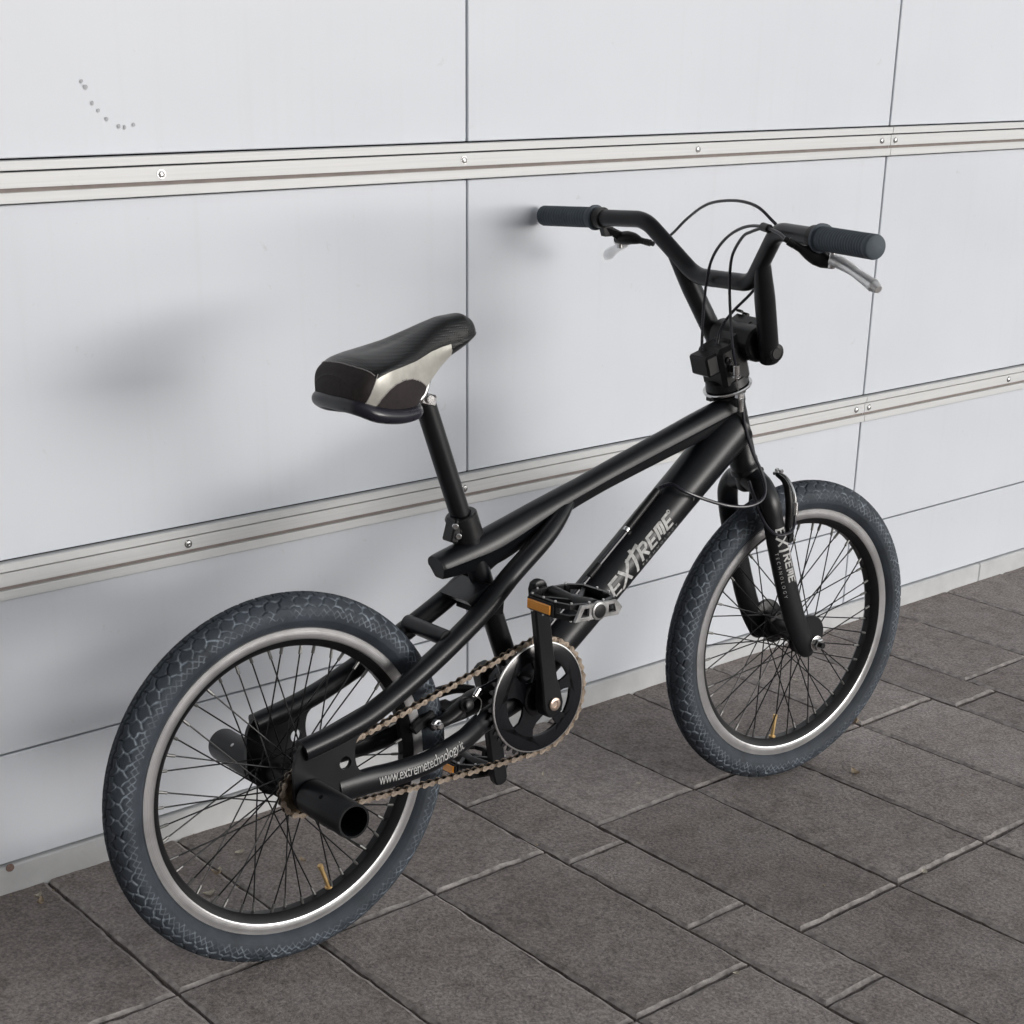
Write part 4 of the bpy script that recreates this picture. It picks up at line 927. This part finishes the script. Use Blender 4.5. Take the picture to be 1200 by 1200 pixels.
# front brake: two arms, pads, chrome noodle
fb = MB()
fb.tube(catmull([(0.9040, -0.0400, 0.4250), (0.9010, -0.0430, 0.4550), (0.8990, -0.0420, 0.4900), (0.8960, -0.0330, 0.5200), (0.8920, -0.0180, 0.5300)], 6), [0.0060, 0.0062, 0.0058, 0.0052, 0.0042], 12, (0, 1, 0), ry=[0.008, 0.0085, 0.0075, 0.006, 0.0045])
fb.box((0.8960, -0.0250, 0.4420), (0.026, 0.013, 0.011), Matrix.Rotation(0.6, 4, 'Y')); fb.cyl((0.9000, -0.050, 0.4300), (0.8960, -0.022, 0.4300), 0.0052, 12)
brk = fb.obj('front_brake', 'black', bike, MW)
fb = MB(); fb.tube(catmull([(0.9040, 0.0400, 0.4250), (0.9010, 0.0430, 0.4550), (0.8990, 0.0420, 0.4900), (0.8960, 0.0330, 0.5200), (0.8920, 0.0180, 0.5300)], 6), [0.0060, 0.0062, 0.0058, 0.0052, 0.0042], 12, (0, 1, 0)); fb.box((0.8960, 0.0250, 0.4420), (0.026, 0.013, 0.011), Matrix.Rotation(0.6, 4, 'Y')); fb.obj('brake_arm', 'black', brk)
fb = MB(); fb.tube(catmull([(0.8900, -0.012, 0.5300), (0.8930, -0.024, 0.5310), (0.8955, -0.038, 0.5240), (0.8965, -0.052, 0.5060), (0.8955, -0.0580, 0.4830)], 8), 0.0028, 10); fb.cyl((0.8955, -0.0585, 0.4930), (0.8950, -0.0600, 0.4730), 0.0045, 12); fb.obj('noodle', 'chrome', brk)
fb = MB(); fb.tube(catmull([(0.8950, -0.060, 0.4740), (0.8912, -0.0640, 0.4600), (0.876, -0.0720, 0.4520), (0.8520, -0.0700, 0.4505), (0.8390, -0.0600, 0.4620), (0.8340, -0.0480, 0.4800), (0.8280, -0.0380, 0.5050), (0.8240, -0.0280, 0.5300)], 8), 0.0024, 10); fb.obj('cable', 'cable', brk)
for c in ((0.9060, -0.0480, 0.4300), (0.9000, -0.0480, 0.4480), (0.8930, -0.014, 0.5350), (0.8945, -0.022, 0.5345)):
    fb = MB(); fb.lathe(c, (0.1, -1, 0), [(0, 0.0038), (0.003, 0.0038), (0.004, 0.0026)], 10); fb.obj('bolt', 'chrome', brk)
# ---------------- stem, cable rotor plates
st_ = MB()
st_.box((0.7860, 0, 0.7090), (0.052, 0.056, 0.062), Matrix.Rotation(-0.30, 4, 'Y'), 0.006)
st_.box((0.8120, 0, 0.7360), (0.060, 0.050, 0.048), Matrix.Rotation(-0.55, 4, 'Y'), 0.008)
st_.cyl((0.8150, -0.046, 0.7390), (0.8150, 0.046, 0.7390), 0.0260, 32, 0.004)
st_.box((0.8300, 0, 0.7530), (0.030, 0.070, 0.034), Matrix.Rotation(-0.5, 4, 'Y'), 0.006)
st_.lathe((0.7985, 0, 0.6680), (-0.039, 0, 0.1168), [(0, 0.0235), (0.004, 0.0250), (0.018, 0.0250), (0.022, 0.0235)], 32)
stem = st_.obj('stem', 'black', bike, MBAR)
m = MB(); m.box((0.7500, 0.0, 0.7100), (0.024, 0.042, 0.031), Matrix.Rotation(-0.30, 4, 'Y'), 0.003); m.obj('rear_clamp', 'black', stem)
m = MB()
for k, (x, z) in enumerate(((0.8420, 0.7690), (0.8300, 0.7745), (0.8520, 0.7600))):
    for y in (-0.024, 0.024): m.lathe((x, y, z), (0.35, 0, 1), [(0, 0.0058), (0.003, 0.0058), (0.004, 0.0045), (0.004, 0.003), (0.002, 0.0028)], 12)
m.obj('clamp_bolt', 'blacksteel', stem)
for c in ((0.7700, -0.0282, 0.7175), (0.7760, -0.0282, 0.7050)):
    m = MB(); m.lathe(c, (-0.1, -1, 0), [(0, 0.0052), (0.003, 0.0052), (0.0036, 0.0042), (0.0036, 0.0026), (0.0016, 0.0024)], 14); m.obj('bolt', 'blacksteel', stem)
rot = MB(); ax_ = (-0.039, 0, 0.1168)
rot.lathe((0.7955, 0, 0.6720), ax_, [(-0.0022, 0.0290), (-0.0016, 0.0368), (0.0006, 0.0375), (0.0022, 0.0365), (0.0024, 0.0290)], 40); rotor = rot.obj('cable_rotor', 'chrome', bike, MBAR)
m = MB(); m.lathe((0.7950, 0, 0.6745), ax_, [(0, 0.030), (0.001, 0.0330), (0.013, 0.0310), (0.016, 0.026)], 36); m.obj('rotor_housing', 'black', rotor)
m = MB(); m.lathe((0.7990, 0, 0.6600), ax_, [(0, 0.023), (0.001, 0.0265), (0.004, 0.0265), (0.005, 0.023)], 36); m.box((0.7700, 0.006, 0.6560), (0.010, 0.012, 0.008)); m.obj('lower_plate', 'blacksteel', rotor)
m = MB(); m.cyl((0.7760, -0.0395, 0.7120), (0.7790, -0.0385, 0.6970), 0.0052, 12); m.cyl((0.7790, -0.0385, 0.6970), (0.7795, -0.0382, 0.6930), 0.0066, 12); m.obj('cable_adjuster', 'chrome', rotor)
m = MB(); m.box((0.7930, -0.0320, 0.6640), (0.012, 0.010, 0.010), bev=0.002); m.cyl((0.7940, -0.0330, 0.6600), (0.7965, -0.0325, 0.6400), 0.0048, 12); m.cyl((0.7900, -0.0300, 0.6700), (0.7940, -0.0330, 0.6600), 0.0035, 10); m.obj('cable_adjuster', 'chrome', rotor)
m = MB(); m.tube([(0.7795, -0.038, 0.6950), (0.7900, -0.0335, 0.6660)], 0.0009, 6); m.obj('wire', 'chrome', rotor)
# ---------------- handlebar
A1, A2 = (0.7126, 0.3769, 0.8868), (0.7126, -0.3621, 0.9140)
B1, B2 = (0.7475, 0.1567, 0.8992), (0.7475, -0.1416, 0.9102)
C1, C2 = (0.7789, 0.0680, 0.8248), (0.7789, -0.0587, 0.8295)
D1, D2 = (0.8212, 0.0600, 0.7259), (0.8212, -0.0579, 0.7302)
bar_path = fillet([A1, B1, C1, C2, B2, A2], 0.052, 10)
m = MB(); m.tube(bar_path, 0.0122, 22, (1, 0, 0.3)); bar = m.obj('handlebar', 'paint', bike, MBAR)
for s, (B_, C_, D_) in ((1, (B1, C1, D1)), (-1, (B2, C2, D2))):
    B_, C_, D_ = map(np.array, (B_, C_, D_)); top = C_ + (B_ - C_) * 0.42; dn = (D_ - C_) / np.linalg.norm(D_ - C_)
    en = D_ + (D_ - top) / np.linalg.norm(D_ - top) * 0.014; m = MB(); m.tube(top + (en - top) * np.array([[0], [0.35], [1]]), [0.0118, 0.0150, 0.0150], 22, (0, 1, 0)); m.obj('upright', 'paint', bar)
    m = MB(); m.cyl(D_ + np.array((0, -s * 0.014, 0)), D_ + np.array((0, s * 0.018, 0)), 0.0085, 16); m.lathe(D_ + np.array((0.002, s * 0.010, 0.0)), (0, s, 0), [(0, 0.013), (0.005, 0.013), (0.0065, 0.0105)], 20); m.obj('upright_bolt', 'black', bar)
def grip(E_, B_, nm):
    E_, B_ = np.array(E_, float), np.array(B_, float); ax = (B_ - E_) / np.linalg.norm(B_ - E_); prof = [(-0.004, 0.0135), (-0.0032, 0.0148), (-0.001, 0.0155)]
    d = 0.006
    while d < 0.106:
        prof += [(d, 0.0155), (d + 0.0012, 0.0147), (d + 0.0024, 0.0147), (d + 0.0036, 0.0155)]; d += 0.0060
    prof += [(0.112, 0.0155), (0.113, 0.0145)]
    m = MB(); m.lathe(E_, ax, prof, 30); gp = m.obj('grip', 'grip', bike, MBAR)
    m = MB(); m.lathe(E_ + ax * 0.1125, ax, [(0, 0.0145), (0.001, 0.0188), (0.006, 0.0188), (0.007, 0.0145)], 30); m.obj('flange', 'grip', gp)
    return E_ + ax * 0.128, ax
gl, axl = grip(A1, B1, 'grip'); gr, axr = grip(A2, B2, 'grip')
def lever(c, ax, body, blade, s):
    m = MB(); m.lathe(c - ax * 0.007, ax, [(0, 0.0125), (0.001, 0.0155), (0.013, 0.0155), (0.014, 0.0125)], 26)
    m.hull([np.array(c) + np.array(p) for p in ((0.000, -0.006, -0.012), (0.000, 0.006, -0.012), (0.020, -0.006, -0.014), (0.020, 0.006, -0.014), (0.006, -0.006, -0.028), (0.006, 0.006, -0.028), (0.018, -0.005, -0.028), (0.018, 0.005, -0.028))])
    m.hull([np.array(c) + np.array(p) for p in ((0.004, -0.005, -0.014), (0.004, 0.005, -0.014), (0.016, 0, -0.012))] + [np.array(body[1]) + np.array(p) for p in ((-0.006, 0, -0.007), (0.006, 0, -0.007), (0, -0.006, 0.007), (0, 0.006, 0.007))])
    lv = m.obj('brake_lever', 'black', bike, MBAR)
    m = MB(); m.tube(catmull(body, 5), [0.0065, 0.0100, 0.0105, 0.0085, 0.0050, 0.0048], 12, (0, 0, 1), ry=[0.0075, 0.0115, 0.0120, 0.0095, 0.0050, 0.0048]); m.obj('lever_bracket', 'black', lv)
    m = MB(); m.tube(catmull(blade, 6), [0.0075, 0.0085, 0.0072, 0.0062, 0.0072, 0.0085, 0.0050], 14, (0, 0, 1), ry=[0.0110, 0.0120, 0.0095, 0.0080, 0.0085, 0.0095, 0.0055]); m.obj('lever_blade', 'alu', lv)
    m = MB(); p = np.array(blade[0]); m.cyl(p + np.array((0, 0, -0.012)), p + np.array((0, 0, 0.013)), 0.0050, 12); m.obj('pivot_bolt', 'chrome', lv)
    b_ = np.array(body[-1]); b0 = np.array(body[-2]); u_ = (b_ - b0) / np.linalg.norm(b_ - b0)
    m = MB(); m.cyl(b_, b_ + u_ * 0.010, 0.0052, 12); m.cyl(b_ + u_ * 0.010, b_ + u_ * 0.016, 0.0038, 10); m.obj('barrel_adjuster', 'blacksteel', lv)
lever(gl, axl, [(0.7640, 0.2520, 0.8610), (0.7690, 0.2400, 0.8630), (0.7740, 0.2250, 0.8640), (0.7790, 0.2120, 0.8620), (0.7830, 0.2020, 0.8605)], [(0.7690, 0.2480, 0.8590), (0.7790, 0.2560, 0.8520), (0.7800, 0.2720, 0.8440), (0.7815, 0.2900, 0.8355), (0.7850, 0.3060, 0.8265)], 1)
lever(gr, axr, [(0.7440, -0.2560, 0.8800), (0.7350, -0.2460, 0.8850), (0.7260, -0.2380, 0.8900), (0.7150, -0.2300, 0.8970), (0.7060, -0.2240, 0.9030)], [(0.7400, -0.2600, 0.8870), (0.7450, -0.2720, 0.8830), (0.7470, -0.2900, 0.8770), (0.7480, -0.3080, 0.8700), (0.7510, -0.3260, 0.8620), (0.7510, -0.3380, 0.8570)], -1)
# ---------------- cables
def cable(pts, r=0.0022, mat4=MBAR, nm='brake_cable', mat='cable', n=8):
    m = MB(); m.tube(catmull(pts, n), r, 10); return m.obj(nm, mat, bike, mat4)
cable([(0.7931, 0.188, 0.861), (0.7916, 0.15, 0.875), (0.7839, 0.1, 0.9046), (0.7644, 0.03, 0.9307), (0.7531, -0.04, 0.9413), (0.7497, -0.09, 0.9388), (0.7540, -0.117, 0.9246), (0.7659, -0.123, 0.9074), (0.7800, -0.098, 0.8716), (0.8000, -0.043, 0.8198), (0.7890, -0.010, 0.7835), (0.7767, 0.0, 0.7584), (0.7700, 0.0, 0.7279)])
cable([(0.6990, -0.2180, 0.9075), (0.7060, -0.19, 0.9150), (0.7169, -0.14, 0.918), (0.7295, -0.09, 0.9106), (0.7418, -0.04, 0.8905), (0.7533, 0.0, 0.8601), (0.7609, 0.02, 0.8239), (0.7581, 0.02, 0.7755), (0.7507, 0.01, 0.7221)])
cable([(0.7180, -0.1450, 0.9165), (0.7240, -0.115, 0.9080), (0.7306, -0.09, 0.8982), (0.7478, -0.05, 0.8681), (0.7584, -0.035, 0.8306), (0.7638, -0.035, 0.7826), (0.7683, -0.04, 0.7344), (0.7755, -0.0395, 0.7110)])
m = MB(); m.cyl((0.7120, -0.166, 0.9172), (0.7175, -0.146, 0.9178), 0.0058, 12); m.obj('cable_splitter', 'black', bike, MBAR)
cable([(0.7965, -0.0325, 0.6410), (0.8011, -0.034, 0.6158), (0.816, -0.038, 0.5755), (0.8306, -0.044, 0.5451), (0.8316, -0.052, 0.522), (0.8162, -0.060, 0.5068), (0.7855, -0.060, 0.5021), (0.7489, -0.052, 0.508), (0.6997, -0.046, 0.5265), (0.6720, -0.038, 0.5400), (0.6630, -0.022, 0.5480), (0.6530, -0.008, 0.5425)], 0.0026, Matrix.Identity(4))
dtd = (DT1 - DT0) / LT; dtu = np.array((-dtd[2], 0, dtd[0]))
def on_dt(t, up, y): return DT0 + dtd * t + dtu * up + np.array((0, y, 0))
cable([on_dt(t, 0.0345 - (0.37 - t) * 0.008 + (0.002 if q else 0), -0.006) for t, q in ((0.345, 1), (0.30, 0), (0.26, 0), (0.20, 0), (0.14, 0), (0.06, 0))], 0.0032, Matrix.Identity(4))
m = MB(); m.cyl(on_dt(0.295, 0.0360, -0.006), on_dt(0.370, 0.0385, -0.006), 0.0058, 14); sl = m.obj('cable_sleeve', 'black', bike)
m = MB(); m.cyl(on_dt(0.289, 0.0357, -0.006), on_dt(0.2965, 0.0361, -0.006), 0.0052, 12); m.obj('sleeve_tip', 'chrome', sl)
m = MB(); m.cyl(on_dt(0.200, 0.0340, -0.006), on_dt(0.225, 0.0340, -0.006), 0.0052, 12); m.obj('cable_guide', 'black', sl)
# ---------------- rear brake behind the bottom bracket
rb = MB()
rb.tube(catmull([(0.213, -0.030, 0.284), (0.235, -0.036, 0.290), (0.262, -0.032, 0.300), (0.290, -0.020, 0.306), (0.315, -0.004, 0.303)], 6), [0.0075, 0.0085, 0.0085, 0.0075, 0.0060], 14, (0, 0, 1), ry=[0.010, 0.012, 0.012, 0.010, 0.008])
rb.tube(catmull([(0.213, 0.030, 0.284), (0.235, 0.036, 0.290), (0.262, 0.032, 0.300), (0.290, 0.020, 0.306), (0.315, 0.004, 0.303)], 6), [0.0075, 0.0085, 0.0085, 0.0075, 0.0060], 14, (0, 0, 1))
rb.box((0.206, -0.0225, 0.290), (0.040, 0.011, 0.013), Matrix.Rotation(-0.5, 4, 'Y'), 0.002); rb.box((0.206, 0.0225, 0.290), (0.040, 0.011, 0.013), Matrix.Rotation(-0.5, 4, 'Y'), 0.002)
rb.box((0.265, 0, 0.285), (0.030, 0.050, 0.016), None, 0.003)
rbo = rb.obj('rear_brake', 'black', bike)
rb = MB(); rb.lathe((0.2160, -0.038, 0.2885), (0.1, -1, 0), [(0, 0.0075), (0.006, 0.0075), (0.007, 0.0055), (0.012, 0.0052), (0.013, 0.004)], 12); rb.obj('pad_bolt', 'chrome', rbo)
rb = MB(); rb.lathe((0.2640, -0.0405, 0.3060), (0.1, -1, 0.2), [(0, 0.0105), (0.005, 0.0105), (0.007, 0.0080), (0.012, 0.0075), (0.013, 0.006)], 16); rb.obj('spring_cap', 'blacksteel', rbo)
rb = MB(); rb.tube(catmull([(0.2850, -0.030, 0.3100), (0.3000, -0.030, 0.3020), (0.2960, -0.032, 0.2860), (0.2760, -0.034, 0.2700)], 6), 0.0014, 8); rb.cyl((0.2900, -0.030, 0.3090), (0.2990, -0.030, 0.3190), 0.0038, 10); rb.obj('spring', 'chrome', rbo)
rb = MB(); rb.tube(catmull([(0.3150, -0.004, 0.3050), (0.340, -0.012, 0.316), (0.365, -0.022, 0.330), (0.400, -0.028, 0.345)], 6), 0.0022, 8); rb.obj('cable', 'cable', rbo)

# ================================================================== small litter on the slabs
gt = MB(); rg = np.random.default_rng(11)
def pebble(x, y, z, r):
    pts = rg.normal(0, 1, (7, 3)); pts /= np.linalg.norm(pts, axis=1)[:, None]; gt.hull([tuple(p * r * rg.uniform(0.7, 1.2)) for p in pts * np.array((1, 1, 0.6))], (x, y, z + r * 0.35))
for k in range(230):
    if k < 130: x, y = rg.uniform(0.4, 3.6), -0.012 - abs(rg.normal(0, 0.022))
    else: x, y = rg.uniform(0.4, 3.4), rg.uniform(-1.3, -0.05)
    pebble(x, y, 0.0, abs(rg.normal(0.0010, 0.0006)) + 0.0006)
go = gt.obj('grit', 'leaf', None); tag(go, 'fine pale grit scattered on the slabs and along the wall base', 'grit', kind='stuff')
def scrap(x, y, sz, mat, rot, curl, label, nm='leaf_scrap', kind=0):
    m = MB(); V = []; n = 7
    for i in range(n):
        t = i / (n - 1); wd = sz * 0.32 * math.sin(math.pi * min(0.97, t + 0.03)) ** 0.7; row = []
        for q in (-1, -0.5, 0, 0.5, 1): row.append((sz * (t - 0.5), q * wd, 0.001 + curl * sz * (t - 0.5) ** 2 * 1.6 + 0.18 * sz * abs(q) ** 1.5 * curl))
        V.append(row)
    V = np.array(V); W = V.copy(); W[:, :, 2] += 0.0006
    m.grid(V, closed_v=False); m.grid(W, closed_v=False)
    o = m.obj(nm, mat, None, Matrix.Translation((x, y, 0.0004)) @ Matrix.Rotation(rot, 4, 'Z')); tag(o, label, 'leaf scrap', 'dry scraps lying on the slabs'); return o
scrap(0.780, -0.0689, 0.016, 'leaf', 0.9, 1.0, 'small upright tan scrap on the slab near the left wall base')
scrap(0.7858, -0.0479, 0.014, 'leaf_pale', 0.3, 0.8, 'pale curled scrap nearest the wall at the left edge')
scrap(1.0831, -0.1107, 0.017, 'leaf_pale', 0.1, 0.3, 'pale oval husk seen through the upper right of the rear wheel spokes')
scrap(1.020, -0.150, 0.015, 'leaf', 2.3, 0.9, 'tan curled scrap on the joint seen through the rear wheel')
scrap(1.031, -0.1400, 0.010, 'leaf_pale', 0.8, 0.6, 'tiny pale chip beside the joint seen through the rear wheel')
scrap(0.9808, -0.1954, 0.018, 'leaf_pale', 2.9, 0.5, 'pale scrap seen low through the left spokes of the rear wheel')
scrap(1.1429, -0.1942, 0.014, 'leaf', 1.7, 0.6, 'small brown scrap above the rear tyre valve')
scrap(1.6263, -0.1897, 0.010, 'leaf_pale', 0.5, 1.2, 'small cream scrap on the slab below the chainring')
scrap(1.7316, -0.3129, 0.011, 'leaf_pale', 0.0, 0.2, 'white flat chip on the slab between chainring and front wheel')
scrap(2.2239, -0.3737, 0.020, 'leaf', 0.9, 1.1, 'tan scrap at the joint right behind the front tyre')
scrap(1.8495, -0.8080, 0.014, 'leaf_pale', 0.4, 0.3, 'yellowish husk in the joint at the lower right slabs')
scrap(1.4179, -0.8256, 0.011, 'leaf_pale', -0.3, 0.4, 'pale thin chip near the front joint below the chainring')
scrap(2.0500, -0.5150, 0.022, 'leaf', 1.3, 0.5, 'dry tangled scrap on the joint right of the front wheel')
scrap(2.300, -0.165, 0.016, 'leaf_pale', -0.4, 0.5, 'pale sliver on the slab to the right of the front tyre')
print('objects', len(bpy.data.objects), 'tris', sum(len(m.loop_triangles) or len(m.polygons) for m in bpy.data.meshes))
